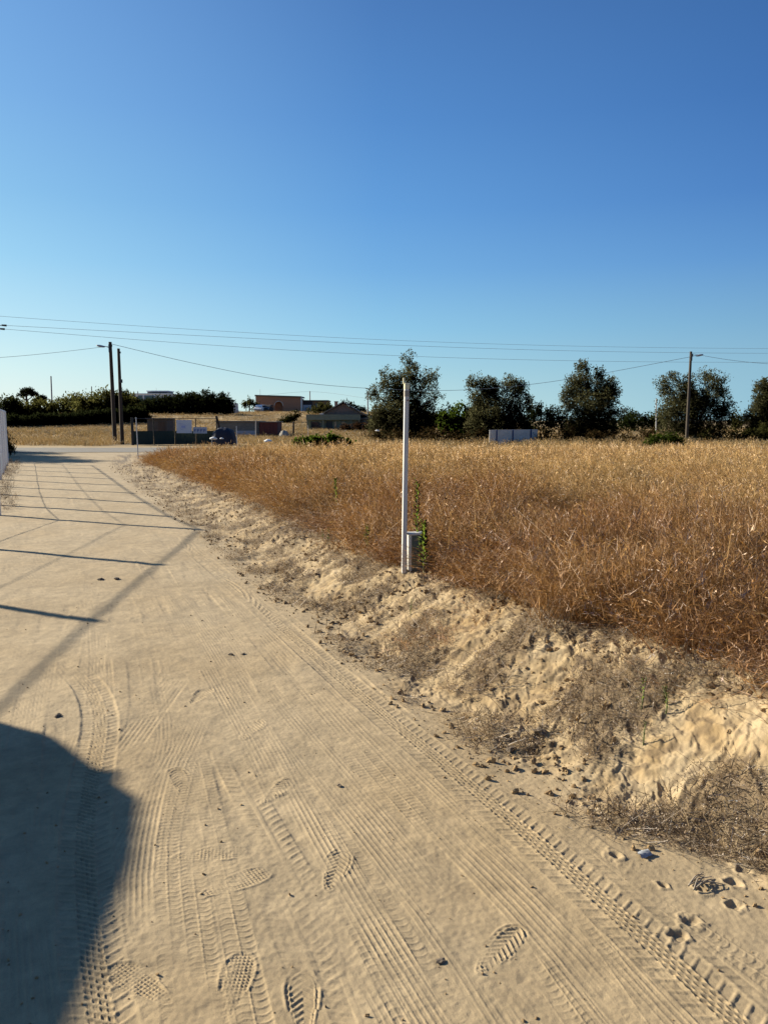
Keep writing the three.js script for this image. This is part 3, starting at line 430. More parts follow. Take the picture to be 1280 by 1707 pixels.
{
  const r = rng(77), near = [], weed = [], far = [], mid = [], edge = [];
  const inField = (x, d) => x - edgeX(d);
  for (let i = 0; i < 400000; i++) {
    const d = 1.5 + 29 * Math.sqrt(r()) , x = lerp(-0.62 * d - 1.5, 0.62 * d + 2.5, r()), e = inField(x, d) + 0.28 * noise(x * 1.9, d * 1.9) + 0.12 * noise(x * 6, d * 6);
    if (e < -0.38 || (e < 0.02 && r() > 0.16 * (1 + e / 0.38)) || (x > stakeAt[0] - 0.16 && x < stakeAt[0] + 0.24 && d < stakeAt[1] + 0.12 && d > stakeAt[1] - 1.2) || d > 28.5 + noise(x * 0.3, 0) * 1.5) continue;
    if (weedSpots.some(([wx, wd]) => Math.abs(x - wx * d / wd) < 0.045 && d > wd - 1.1 && d < wd + 0.04)) continue;
    const dens = d < 8 ? 0.85 : d < 14 ? 0.42 : 0.24;
    if (r() > dens * (0.5 + 0.5 * sstep(0, 0.5, e)) * clamp(0.85 + 0.5 * noise(x * 1.5 + 70, d * 1.5), 0.35, 1)) continue;
    const n = fbm(x * 0.35, d * 0.35, 3), n2 = noise(x * 1.1 + 31, d * 1.1);
    const gold = clamp(sstep(5.5, 16, d + n * 9 + 0.25 * x) * (0.25 + 0.75 * sstep(0.3, 4.5, e)) + n2 * 0.16), y = height(x, d) - 0.015;
    const flatPatch = sstep(0.25, 0.5, noise(x * 0.55 + 50, d * 0.4)) * sstep(5, 8, d);
    const c = mix3(mix3(RUST, BROWN, clamp(0.35 + n2 * 0.7 + (r() - 0.5) * 0.7)), mix3(GOLD, STRAW, r() * 0.5), clamp(gold * 0.9 + (r() - 0.5) * 0.3 + 0.28 * noise(x * 0.6 + 90, d * 0.9)));
    const clump = noise(x * 0.8 + 11, d * 0.8) + 0.6 * noise(x * 2.2, d * 2.2 + 19);
    const hgt = (0.62 + 0.5 * r()) * (1 - 0.5 * flatPatch) * (0.45 + 0.55 * sstep(-0.3, 0.5, e)) * clamp(1.02 + 0.42 * clump, 0.5, 1.5);
    const spot = [x, y, d, hgt * (d > 14 ? 1.05 : 1), 1 + 0.4 * r(), c, 0.3];
    if (d < 9) { if (r() < 0.55 * (1 - gold * 0.6)) weed.push(spot); else near.push(spot); } else if (d < 15) { if (r() < 0.3) weed.push(spot); else mid.push(spot); } else far.push(spot);
  }
  console.log('grass', near.length, weed.length, mid.length, far.length);
  const G = [1, 2, 3, 4];
  scatter('dry_grass', 'dry brown and golden grass covering the field', 'grass', G.map(s => tuft(s, 24, 0.44, 0.10, 0.0030, { head: 0.6, lean: 0.5, bend: 0.85, headW: 0.002, seg: 4 })), near);
  scatter('rust_weed', 'rust-brown dead twiggy weeds along the field edge', 'weeds', G.map(s => tuft(s + 10, 20, 0.42, 0.11, 0.0026, { twigs: 11, lean: 0.5, bend: 0.5 })), weed);
  scatter('dry_grass', 'dry brown and golden grass covering the field', 'grass', G.slice(0, 3).map(s => tuft(s + 20, 22, 0.46, 0.15, 0.0048, { head: 0.7, lean: 0.5, bend: 0.85, headW: 0.003, seg: 3 })), mid);
  scatter('dry_grass', 'dry brown and golden grass covering the field', 'grass', G.slice(0, 3).map(s => tuft(s + 30, 22, 0.44, 0.24, 0.0085, { head: 0.8, lean: 0.5, bend: 0.8, headW: 0.005, headSize: 1.3, seg: 2, spikes: 4 })), far);
  // tall pale stalks that stick out
  const stalk = []; for (let i = 0; i < 1000; i++) { const d = 3 + 15 * r(), x = lerp(-0.5 * d, 0.6 * d + 1, r()); if (inField(x, d) < 0.05) continue; stalk.push([x, height(x, d), d, 0.8 + 0.5 * r(), 1, mix3(GOLD, BROWN, r() * 0.6), 0.6]); }
  scatter('dry_stalk', 'long pale grass stalks bent over in the field', 'grass', [5, 6].map(s => tuft(s, 4, 0.55, 0.05, 0.0055, { head: 1, lean: 0.5, bend: 0.9, headW: 0.0028, headSize: 1.2 })), stalk);
  // sparse dead litter and low sprigs on the bank
  for (let i = 0; i < 24000; i++) { const d = 1.6 + 27 * r() * r(), a = footX(d), g = edgeX(d), x = lerp(a - 0.25, g + 0.3, r()); const n = noise(x * 2.3 + 20, d * 2.3) * 0.7 + fbm(x * 6 + 3, d * 6, 3) * 0.75; if (n < 0.06) continue; edge.push([x, height(x, d) - 0.01, d, 0.45 + 0.8 * r(), 0.7 + 0.8 * r(), mix3([0.15, 0.105, 0.065], [0.36, 0.255, 0.145], r()), 1.2]); }
  scatter('dead_litter', 'dark dead weed litter and roots strewn over the sandy bank', 'litter', [7, 8, 9].map(s => tuft(s + 40, 6, 0.042, 0.06, 0.0032, { twigs: 2, lean: 2.2, bend: 0.5, seg: 2 })), edge);
  // far dry fields behind the lane, weeds by the lane
  const ff = [], fl = [];
  for (let i = 0; i < 26000; i++) { const d = 30 + 120 * Math.pow(r(), 1.6), x = lerp(-0.60 * d, 0.58 * d, r()); if (d < 47.5 && d > 37 + 0) { if (!(x < -30)) continue; } if (d < 37 && x < -8.5) continue; if (d < 50.5 && d > 44 && x > -17 && x < -8.5) continue; const k = r(), y = terrain(x, d) - 0.02; const c = mix3(mix3(GOLD, [0.34, 0.26, 0.12], r()), [0.26, 0.17, 0.08], k * 0.5); (d < 37 ? fl : ff).push([x, y, d, (d < 37 ? 0.8 : d < 54 ? 0.95 : 0.65) * (0.6 + 0.7 * r()), d < 60 ? 1.3 : 2.2, c, 0.25]); }
  scatter('meadow_grass', 'short dry grass on the land beyond the lane', 'grass', [1, 2].map(s => tuft(s + 50, 16, 0.40, 0.32, 0.02, { head: 0.6, headW: 0.016, headSize: 1.6, seg: 2, spikes: 3 })), ff);
  scatter('verge_grass', 'taller reddish dry weeds between the field and the lane', 'grass', [1, 2].map(s => tuft(s + 60, 18, 0.50, 0.26, 0.013, { head: 0.8, headW: 0.012, headSize: 1.5, seg: 2, spikes: 4, twigs: 2 })), fl);
  const lf = []; for (let i = 0; i < 80; i++) { const t = r(), d = 13 + 17 * t, x = -6.51 - 0.463 * (d - 12.9) + (r() - 0.55) * 0.5; lf.push([x, height(x, d), d, 0.2 + 0.3 * r(), 0.8, mix3([0.07, 0.05, 0.025], [0.14, 0.075, 0.025], r()), 0.5]); }
  scatter('fence_weed', 'dry brown weeds along the foot of the white rail fence', 'weeds', [1, 2].map(s => tuft(s + 70, 14, 0.4, 0.14, 0.007, { twigs: 5 })), lf);
}
// fresh green upright weeds
const greenMat = new THREE.MeshPhysicalMaterial({ vertexColors: true, roughness: 0.7, side: THREE.DoubleSide });
function greenWeed(label, x, d, h, seed, dense = 1, top = 0) {
  const g = base('green_weed', x, height(x, d), d), r = rng(seed), p = [];
  mesh('stem', tube([V(0, -0.05, 0), V(0.012 * (r() - 0.5), h * 0.5, 0.01), V(0.04 * (r() - 0.5), h, 0)], 0.0045, 0.002, 5), std(lin(0.13, 0.15, 0.05), 0.8), g);
  const n = Math.round(h * 190 * dense), pos = [], nor = [], col = [];
  for (let i = 0; i < n; i++) { const t = lerp(top, 1, Math.pow(i / n, 0.9)), y = h * (0.12 + 0.9 * t), a = i * 2.4 + r(), L = Math.min(0.085, h * 0.24) * (1.15 - 0.55 * t) * (0.7 + 0.6 * r()), w = Math.min(0.0095, h * 0.022), c = V(Math.cos(a), 0.9 + 0.7 * r(), Math.sin(a)).normalize(), s = V(-Math.sin(a), 0, Math.cos(a)), o = V(0, y, 0), m = o.clone().addScaledVector(c, L * 0.5), e = o.clone().addScaledVector(c, L).add(V(0, -L * 0.18, 0)), N = c.clone().cross(s).normalize(), k = 0.8 + 0.45 * r();
    for (const q of [o, m.clone().addScaledVector(s, w), e, o, e, m.clone().addScaledVector(s, -w)]) { pos.push(q.x, q.y, q.z); nor.push(N.x, N.y, N.z); col.push(0.17 * k, 0.24 * k, 0.035 * k); } }
  const lg = new THREE.BufferGeometry(); lg.setAttribute('position', new THREE.Float32BufferAttribute(pos, 3)); lg.setAttribute('normal', new THREE.Float32BufferAttribute(nor, 3)); lg.setAttribute('color', new THREE.Float32BufferAttribute(col, 3));
  mesh('leaves', lg, greenMat, g).userData.kind = 'stuff'; void p; tag(g, label, 'weed', 'green weeds in the dry field edge');
}
const W0 = (px, py) => onGround(px, py);
[['tallest green weed, thin-stemmed, beside the tall white stake', 695, 945, 0.30, 0.72, 1, 0.42, 0.25], ['bushy green weed standing in front of the small white meter cabinet', 706, 958, 0.30, 0.42, 2, 1.6, 0], ['green weed on the bank left of the white stake, upright and leafy', 612, 922, 0.28, 0.27, 3, 1.8, 0], ['slim green weed among the brown grass, between the vine patch and the white stake', 560, 862, 0.30, 0.52, 4, 0.7, 0.2], ['green weed next to the low leafy clump at the grass edge', 548, 905, 0.26, 0.16, 5, 1.6, 0], ['short green weed of the leafy clump at the grass edge', 538, 902, 0.25, 0.12, 6, 1.8, 0], ['small green sprig on the sandy bank under the brown weeds', 1108, 1190, 0.28, 0.13, 7, 1.5, 0], ['thin green shoot on the bank beside the small green sprig', 1068, 1180, 0.27, 0.15, 8, 0.8, 0], ['tiny green seedling low on the crumbly bank', 1072, 1240, 0.2, 0.10, 9, 1.1, 0], ['small green sprout on the bank below the white stake', 685, 1025, 0.15, 0.12, 10, 1.0, 0]].forEach(([l, px, py, y, h, s, de, top]) => { const [x, d] = W0(px, py, y); greenWeed(l, x, d, h, s * 13, de, top); });
console.log('grass done');

// ------------------------------------------------------------------ clods, stones, twigs
{
  const r = rng(123), shapes = [0, 1, 2].map(n => { const g = new THREE.IcosahedronGeometry(1, 1), p = g.attributes.position; for (let i = 0; i < p.count; i++) { const v = V().fromBufferAttribute(p, i), k = 0.78 + 0.5 * noise(v.x * 1.7 + n * 7, v.y * 1.7 + v.z * 1.3); p.setXYZ(i, v.x * k, v.y * k * 0.68, v.z * k); } g.computeVertexNormals(); return g; });
  const cm = new THREE.MeshStandardMaterial({ roughness: 1, map: sandMap }), m = new THREE.Matrix4(), q = new THREE.Quaternion(), e = new THREE.Euler(), c = new THREE.Color();
  shapes.forEach((g, n) => { const list = []; for (let i = 0; i < 5200; i++) { const d = 1.7 + 26 * Math.pow(r(), 1.8), a = footX(d), ed = edgeX(d), x = lerp(a - 0.35, ed + 0.1, Math.pow(r(), 0.8)); if (noise(x * 1.2 + 8, d * 1.2) + r() * 0.6 < 0.1) continue; const s = 0.003 + 0.020 * Math.pow(r(), 6); list.push([x, d, s]); } for (let i = 0; i < 110; i++) { const d = 1.8 + 9 * r() * r(), x = lerp(-0.55 * d, footX(d), r()); list.push([x, d, 0.0025 + 0.005 * Math.pow(r(), 3)]); }
    const im = new THREE.InstancedMesh(g, cm, list.length); im.name = numbered('sand_clod'); list.forEach(([x, d, s], i) => { e.set(r() * 6, r() * 6, r() * 6); q.setFromEuler(e); m.compose(V(x, height(x, d) + s * 0.25, -d), q, V(s * (0.8 + 0.6 * r()), s, s * (0.8 + 0.6 * r()))); im.setMatrixAt(i, m); const k = r(); im.setColorAt(i, c.setRGB(lerp(0.46, 0.26, k * k), lerp(0.31, 0.17, k * k), lerp(0.15, 0.085, k * k))); }); im.castShadow = im.receiveShadow = true; scene.add(im); tag(im, 'loose sandy clods and crumbs along the bank', 'clods', 'sand clods', 'stuff'); });
  const stoneMat = std(lin(0.22, 0.17, 0.12), 0.95, { map: sandMap });
  [['small dark pebble on the ribbed tyre tracks', 735, 1605, 0.014], ['flat dark pebble beside the curved tyre print on the track', 97, 1195, 0.02], ['dark pebble pair member in the middle of the track beyond the footprints', 385, 1092, 0.018], ['dark clod in the middle of the track near the rail shadow', 405, 1091, 0.015], ['tiny pebble beside the shoe print on the track', 565, 1310, 0.012], ['clod on the track between the rail shadows', 168, 967, 0.03], ['low clod on the track between the rail shadows, wider than its neighbour', 195, 966, 0.035], ['angular clod at the foot of the bank', 900, 1222, 0.035], ['clod lying on the loose sand below the bank', 850, 1250, 0.026]].forEach(([l, px, py, s], i) => { const [x, d] = onGround(px, py), o = mesh('pebble', shapes[i % 3], stoneMat); o.position.set(x, height(x, d) + s * 0.3, -d); o.scale.set(s * 1.3, s * 0.8, s); o.rotation.y = i * 1.3; tag(o, l, 'pebble', 'pebbles on the track'); });
  { const [x, d] = onGround(1072, 1428), g = new THREE.PlaneGeometry(0.09, 0.06, 8, 6), p = g.attributes.position; for (let i = 0; i < p.count; i++) { const a = p.getX(i), b = p.getY(i); p.setXYZ(i, a, 0.012 + 0.018 * Math.abs(noise(a * 40, b * 40)) + 0.012 * Math.cos(b * 60), b); } g.computeVertexNormals(); const o = mesh('plastic_scrap', g, std(lin(0.30, 0.31, 0.32), 0.6)); o.scale.setScalar(0.62); o.position.set(x, height(x, d), -d); o.rotation.y = 0.5; tag(o, 'crumpled grey scrap of plastic lying on the sand', 'litter'); }
  { const [x, d] = onGround(1168, 1478), parts = []; for (let i = 0; i < 9; i++) { const a = -0.5 + (r() - 0.5) * 0.9, L = 0.05 + 0.07 * r(), ox = (r() - 0.5) * 0.05, oz = (r() - 0.5) * 0.03; parts.push(tube([V(ox - Math.cos(a) * L / 2, 0.006 + r() * 0.012, oz - Math.sin(a) * L / 2), V(ox, 0.014 + r() * 0.016, oz), V(ox + Math.cos(a) * L / 2, 0.006 + r() * 0.014, oz + Math.sin(a) * L / 2)], 0.0028, 0.0014, 5)); } const o = mesh('twig_bundle', parts, std(lin(0.28, 0.23, 0.17), 0.95)); o.position.set(x, height(x, d), -d); tag(o, 'little heap of dry twigs on the sand below the bank', 'twigs'); }
}

// ------------------------------------------------------------------ things near the track
const whitePaint = std(lin(0.60, 0.58, 0.53), 0.55), galv = std(lin(0.42, 0.42, 0.42), 0.5, { metalness: 0.4 });
function whiteStake(label, x, d, h, leanX, cap) {
  const g = base('white_stake', x, height(x, d), d); g.rotation.z = leanX; g.rotation.y = 0.14;
  mesh('post', rbox(0.037, h + 0.15, 0.05, 0.004, 0, (h - 0.15) / 2, 0), whitePaint, g);
  if (cap) { mesh('collar', rbox(0.040, 0.05, 0.052, 0.003, 0, h - 0.055, 0), std(lin(0.34, 0.30, 0.24), 0.8), g); mesh('bolt', new THREE.CylinderGeometry(0.006, 0.006, 0.02, 8).rotateX(Math.PI / 2).translate(0.006, h - 0.11, 0.026), std(lin(0.25, 0.08, 0.05), 0.7), g); mesh('cap', rbox(0.044, 0.05, 0.054, 0.004, 0.002, h + 0.008, 0), std(lin(0.72, 0.66, 0.42), 0.5), g); mesh('peg', rbox(0.016, 0.05, 0.016, 0.003, -0.024, h + 0.05, 0), std(lin(0.72, 0.66, 0.42), 0.5), g); }
  tag(g, label, 'stake', 'white boundary stakes'); return g;
}
{ const [x, d] = onGround(673, 951), hs = yAt(645, d) - height(x, d); whiteStake('tall white square stake with a cream cap beside the small meter cabinet', x, d, hs, -0.012, true);
  const bx = x + 0.105, bd = d + 0.03, g = base('meter_cabinet', bx, height(bx, bd), bd, 0.3), ch = yAt(889, bd) - g.position.y;
  mesh('case', rbox(0.115, ch + 0.1, 0.075, 0.004, 0.004, ch / 2 - 0.06, 0), std(lin(0.13, 0.155, 0.115), 0.8), g);
  mesh('side_panel', box(0.012, ch + 0.1, 0.085, -0.0605, ch / 2 - 0.06, 0), whitePaint, g);
  mesh('lid', rbox(0.155, 0.02, 0.10, 0.004, 0.0, ch, 0), whitePaint, g);
  mesh('door', box(0.095, ch * 0.7, 0.004, 0.006, ch * 0.55, 0.0405), std(lin(0.11, 0.135, 0.10), 0.7), g);
  tag(g, 'small meter cabinet with a white lid next to the tall white stake', 'cabinet'); }
whiteStake('plain white stake at the corner of the field where the track meets the lane', ...(() => { const [x, d] = onGround(231, 764); return [x, d]; })(), 1.68, 0.02, false);
whiteStake('plain white stake among weeds in front of the grey shed wall', xAt(395, 735, 37), 37, 1.3, 0.0, false);
whiteStake('short white stake by the corner of the green-walled house', xAt(514, 722, 60), 60, 1.0, 0.0, false);
{ // white post-and-rail fence along the left side of the track: posts every couple of metres, three rails
  const off = [-3.87, 1.79], pts = [[-2.05, 3.72], [-2.32, 6.02], [-2.45, 8.37], [-2.64, 11.1], [-3.56, 12.75], [-4.55, 14.8], [-5.5, 16.8], [-6.45, 18.85], [-7.4, 20.95], [-8.35, 23.0], [-9.3, 25.1], [-10.25, 27.1]].map(p => [p[0] + off[0], p[1] + off[1]]);
  const g = base('rail_fence', pts[0][0], 0, pts[0][1]), o = pts[0], paint = std(lin(0.72, 0.72, 0.71), 0.6);
  const post = rbox(0.075, 2.13, 0.075, 0.006, 0, 0.835, 0), capG = new THREE.CylinderGeometry(0.012, 0.058, 0.03, 4).rotateY(Math.PI / 4).translate(0, 1.915, 0);
  pts.forEach(([x, d], i) => {
    const p = mesh('post', post, paint, g); p.position.set(x - o[0], terrain(x, d), -(d - o[1])); const cp = new THREE.Mesh(capG, paint); cp.name = 'post_cap'; cp.castShadow = true; p.add(cp);
    if (i) { const [ax, ad] = pts[i - 1], L = Math.hypot(x - ax, d - ad) - 0.1, a = Math.atan2(d - ad, x - ax); for (const [hgt, th] of [[1.875, 0.027], [1.24, 0.009], [0.62, 0.009]]) { const rl = mesh('rail', new THREE.CylinderGeometry(th / 2, th / 2, L + 0.03, 8).rotateZ(Math.PI / 2), paint, g); rl.position.set((x + ax) / 2 - o[0], hgt + terrain((x + ax) / 2, (d + ad) / 2), -((d + ad) / 2 - o[1])); rl.rotation.y = a; } }
  });
  tag(g, 'white post-and-rail fence with three slim rails along the sandy track', 'fence');
}
// ------------------------------------------------------------------ cars
const glassDark = new THREE.MeshPhysicalMaterial({ color: lin(0.02, 0.025, 0.03), roughness: 0.08, clearcoat: 1 }), tyreMat = std(lin(0.02, 0.02, 0.02), 0.9), rimMat = std(lin(0.45, 0.45, 0.46), 0.35, { metalness: 0.8 });
function makeCar(label, group, x, d, turn, paint, s = 1) {           // hatchback 4.3 m long, tail towards +x of its own axes
  const g = base('parked_car', x, terrain(x, d), d, turn), W = 1.76; g.scale.setScalar(s);
  const lower = new THREE.Shape(); [[-2.12, 0.32], [-2.15, 0.6], [-2.05, 0.82], [-1.0, 0.98], [2.02, 1.0], [2.1, 0.9], [2.12, 0.45], [2.05, 0.3], [1.72, 0.28], [1.66, 0.5], [1.5, 0.66], [1.22, 0.66], [1.06, 0.5], [1.0, 0.28], [-0.98, 0.28], [-1.04, 0.5], [-1.2, 0.66], [-1.48, 0.66], [-1.64, 0.5], [-1.7, 0.28]].forEach(([a, b], i) => i ? lower.lineTo(a, b) : lower.moveTo(a, b)); lower.closePath();
  const cab = new THREE.Shape(); [[-1.25, 0.98], [-0.55, 1.50], [-0.3, 1.58], [1.2, 1.64], [1.62, 1.62], [1.72, 1.54], [1.9, 1.42], [1.98, 1.36], [2.05, 1.0]].forEach(([a, b], i) => i ? cab.lineTo(a, b) : cab.moveTo(a, b)); cab.closePath();
  const ext = (sh, w, bev) => { const e = new THREE.ExtrudeGeometry(sh, { depth: w - bev * 2, bevelEnabled: true, bevelThickness: bev, bevelSize: bev * 0.5, bevelSegments: 3 }); e.translate(0, 0, -w / 2 + bev); return e; };
  const body = mesh('body', ext(lower, W, 0.05), paint, g); mesh('cabin', ext(cab, W - 0.16, 0.09), paint, g); void body;
  for (const sd of [-1, 1]) { const q = new THREE.Shape(); [[-1.0, 1.04], [-0.42, 1.46], [0.3, 1.49], [0.3, 1.04]].forEach(([a, b], i) => i ? q.lineTo(a, b) : q.moveTo(a, b)); const q2 = new THREE.Shape(); [[0.38, 1.04], [0.38, 1.49], [1.5, 1.5], [1.78, 1.36], [1.85, 1.06]].forEach(([a, b], i) => i ? q2.lineTo(a, b) : q2.moveTo(a, b)); for (const sh of [q, q2]) mesh('window', new THREE.ExtrudeGeometry(sh, { depth: 0.012, bevelEnabled: false }).translate(0, 0, sd * (W / 2 - 0.075) - 0.006), glassDark, g);
    mesh('headlight', rbox(0.10, 0.13, 0.32, 0.03, -2.09, 0.72, sd * 0.62), std(lin(0.6, 0.6, 0.6), 0.15), g); mesh('tail_light', rbox(0.06, 0.26, 0.2, 0.02, 2.10, 0.86, sd * 0.74), std(lin(0.3, 0.01, 0.01), 0.2), g); mesh('mirror', rbox(0.12, 0.12, 0.2, 0.03, -0.9, 1.06, sd * 0.98), paint, g); mesh('door_handle', rbox(0.18, 0.03, 0.03, 0.01, 0.1, 0.9, sd * (W / 2 + 0.005)), glassDark, g);
    for (const wx of [-1.34, 1.36]) { const w = mesh('wheel', new THREE.TorusGeometry(0.235, 0.09, 10, 24).translate(0, 0, 0), tyreMat, g); w.position.set(wx, 0.325, sd * (W / 2 - 0.11)); w.scale.z = 1.1; const rim = new THREE.Mesh(new THREE.CylinderGeometry(0.2, 0.2, 0.12, 20).rotateX(Math.PI / 2), rimMat); rim.name = 'rim'; rim.castShadow = true; w.add(rim); } }
  mesh('windscreen', box(0.012, 0.9, W - 0.42, -0.92, 1.255, 0, [0, 0, -0.93]), glassDark, g); mesh('rear_window', box(0.012, 0.36, W - 0.4, 2.035, 1.2, 0, [0, 0, 0.19]), glassDark, g);
  mesh('bumper', rbox(0.14, 0.22, W - 0.06, 0.05, -2.12, 0.45, 0), std(lin(0.05, 0.05, 0.05), 0.6), g); mesh('number_plate', box(0.01, 0.11, 0.5, 2.155, 0.62, 0), std(lin(0.7, 0.7, 0.68), 0.5), g); mesh('spoiler', rbox(0.2, 0.03, W - 0.3, 0.012, 1.78, 1.6, 0), paint, g);
  tag(g, label, 'car', group); return g;
}
const paintOf = (r, g, b, ro = 0.35, cc = 1) => new THREE.MeshPhysicalMaterial({ color: lin(r, g, b), roughness: ro, clearcoat: cc, clearcoatRoughness: 0.08 });
makeCar('grey hatchback parked at the end of the white rail fence', 'parked cars', -4.97, 2.88, Math.PI / 2 + 0.18, paintOf(0.25, 0.26, 0.28), 1.03);
{ const d = 47.6, x = xAt(374, 735, d), g = new THREE.SphereGeometry(1, 48, 28), p = g.attributes.position, sq = (v, e) => Math.sign(v) * Math.pow(Math.abs(v), e);
  for (let i = 0; i < p.count; i++) { const vx = sq(p.getX(i), 0.55), vy = p.getY(i), vz = sq(p.getZ(i), 0.55), top = 1.12 - 0.12 * Math.max(0, vx) - 0.30 * Math.max(0, -vx - 0.35), fold = 0.05 * noise(vx * 4, vz * 4 + vy * 2) + 0.03 * Math.sin(Math.atan2(vz, vx) * 11) * (1 - Math.max(0, vy)); p.setXYZ(i, vx * 0.70 * (1 + fold), Math.max(-0.02, sq(vy, 0.6) * top * (1 + fold)), vz * 0.9 * (1 + fold)); }
  g.computeVertexNormals(); const o = mesh('covered_heap', g, std(lin(0.012, 0.015, 0.030), 0.85)); o.position.set(x, terrain(x, d), -d); tag(o, 'heap under a dark blue tarpaulin at the end of the green fence', 'heap'); }
makeCar('small white car parked in front of the orange building', 'parked cars', xAt(433, 685, 164), 164, 1.5, paintOf(0.75, 0.75, 0.75, 0.7, 0.2), 0.9);
makeCar('small dark car parked under the arch of the orange building', 'parked cars', xAt(447, 685, 166), 166, 1.5, paintOf(0.02, 0.02, 0.022, 0.9, 0), 0.9);

// ------------------------------------------------------------------ poles and wires
const wood = std(lin(0.07, 0.05, 0.036), 0.95, { map: sandMap }), dkMetal = std(lin(0.05, 0.05, 0.055), 0.6, { metalness: 0.5 });
function pole(name, label, group, d, bpx, bpy, tpx, tpy, r0, r1, mat, lamp) {
  const x = xAt(bpx, bpy, d), y = terrain(x, d), t = at(tpx, tpy, d), g = base(name, x, y, d), top = V(t.x - x, t.y - y, 0);
  mesh('shaft', tube([V(0, -0.3, 0), top.clone().multiplyScalar(0.5), top], r0, r1, 10, 8), mat, g);
  if (lamp) { const s = lamp; const a = V(top.x * 0.94, top.y - 0.42, 0); mesh('lamp_arm', tube([a, a.clone().add(V(s * 0.25, 0.12, 0.02)), a.clone().add(V(s * 0.5, 0.16, 0.03))], 0.025, 0.02, 6), galv, g); const hd = mesh('lamp_head', (() => { const q = new THREE.SphereGeometry(1, 12, 8); q.scale(0.30, 0.075, 0.12); return q; })(), std(lin(0.35, 0.36, 0.38), 0.4, { metalness: 0.5 }), g); hd.position.copy(a).add(V(s * 0.62, 0.15, 0.03)); hd.rotation.z = s * 0.18; mesh('bracket', box(0.12, 0.5, 0.06, a.x + s * 0.02, a.y, 0.10), dkMetal, g); }
  mesh('insulator', [box(0.05, 0.12, 0.05, top.x + 0.12, top.y - 0.25, 0.05), box(0.22, 0.03, 0.03, top.x + 0.05, top.y - 0.25, 0.05)], dkMetal, g);
  tag(g, label, 'pole', group); return g;
}
const GP = 'wooden poles along the lane';
pole('utility_pole', 'brown wooden pole with a street lamp on its outer side, one of a pair', GP, 51, 192.5, 742, 184, 570, 0.145, 0.10, wood, -1);
const pB = pole('utility_pole', 'bare wooden pole standing close beside the lamp pole at the lane corner', GP, 50, 204.5, 743, 198, 581, 0.13, 0.085, wood, 0);
mesh('junction_box', rbox(0.14, 0.22, 0.12, 0.02, 0.13, 4.05, 0.1), dkMetal, pB);
pole('utility_pole', 'lone wooden pole with a street lamp in front of the widest dark tree', GP, 57, 1143.5, 740, 1151, 586, 0.125, 0.085, std(lin(0.085, 0.068, 0.05), 0.9, { map: sandMap }), 1);
const concrete = std(lin(0.40, 0.39, 0.37), 0.9);
for (const [label, d, bx, by, tx, ty, r] of [['far slim concrete pole above the scrub near the umbrella pines', 150, 87, 670, 85.5, 627, 0.16], ['far short pole above the scrub left of the two wooden poles', 170, 154, 668, 153, 644, 0.13], ['slim pole rising behind the dark roof of the lower orange building', 190, 517, 672, 516.5, 652, 0.16], ['thin pole at the edge of the pointed tree beyond the green-walled house', 110, 613, 690, 613, 652, 0.11], ['thin pole beside the widest tree, behind the hedge', 90, 1094, 700, 1093.5, 664, 0.08], ['small post standing on top of the tall dark hedge line', 135, 381, 672, 380.5, 653, 0.08], ['slim mast beside the white modern house', 150, 230, 690, 230, 652, 0.10]]) pole('distant_pole', label, 'distant poles', d, bx, by, tx, ty, r, r * 0.75, concrete, 0);
{ // medium-voltage pole at the left edge and its three conductors
  const d = 72, x = xAt(-2, 760, d), y = terrain(x, d), g = base('power_pole', x, y, d), t = at(-3, 522, d), top = V(t.x - x, t.y - y, 0);
  mesh('shaft', tube([V(0, -0.3, 0), top.clone().multiplyScalar(0.5), top], 0.10, 0.06, 8, 6), std(lin(0.55, 0.56, 0.56), 0.8), g);
  for (const [px, py] of [[8, 542.5], [5, 548.5]]) { const p = at(px, py, d); mesh('insulator', new THREE.CylinderGeometry(0.075, 0.095, 0.40, 10).rotateZ(Math.PI / 2 - 0.08).translate(p.x - x, p.y - y, 0.05), dkMetal, g); mesh('cross_arm', box(0.55, 0.06, 0.06, p.x - x - 0.3, p.y - y, 0), galv, g); }
  tag(g, 'slim pale power pole with dark insulators beyond the rail fence', 'pole');
}
const wireMat = std(lin(0.22, 0.23, 0.24), 0.7);
function wire(label, pts, r) { const a = pts.map(p => at(...p)), o = a[0], m = mesh('overhead_wire', tube(a.map(p => p.clone().sub(o)), r, r, 5, 60), wireMat); m.position.copy(o); tag(m, label, 'wire', 'overhead wires'); }
wire('highest power line, crossing above all the trees', [[-120, 517, 71], [0, 527, 72], [320, 549, 78], [640, 566.5, 85], [960, 577, 92], [1280, 581, 98], [1450, 580, 101]], 0.013);
wire('second power line, leaving the upper insulator', [[10, 542.5, 72], [320, 559, 78], [640, 574.5, 85], [960, 585, 92], [1280, 589, 98], [1450, 588, 101]], 0.015);
wire('lowest of the long power lines, leaving the lower insulator', [[7, 548.5, 72], [320, 573, 78], [640, 592, 85], [960, 601.5, 92], [1280, 604, 98], [1450, 602, 101]], 0.015);
wire('cable sagging between the paired wooden poles and the lone lamp pole', [[184.5, 573, 51], [320, 605, 52], [460, 632, 53], [600, 646.5, 54], [760, 650.5, 55], [890, 640, 56], [1000, 623, 56.5], [1149.5, 595, 57]], 0.014);
wire('cable running away from the paired poles past the power pole', [[184, 577, 51], [90, 588, 50], [0, 596, 49], [-150, 603, 47]], 0.012);
wire('cable leaving the lone lamp pole beyond the last tree', [[1149.5, 589, 57], [1215, 600, 58], [1280, 606.5, 59], [1420, 612, 61]], 0.013);
wire('thin far line behind the green-walled house, from pole to pole', [[424, 661, 185], [516.5, 653, 190], [620, 665, 180]], 0.022);

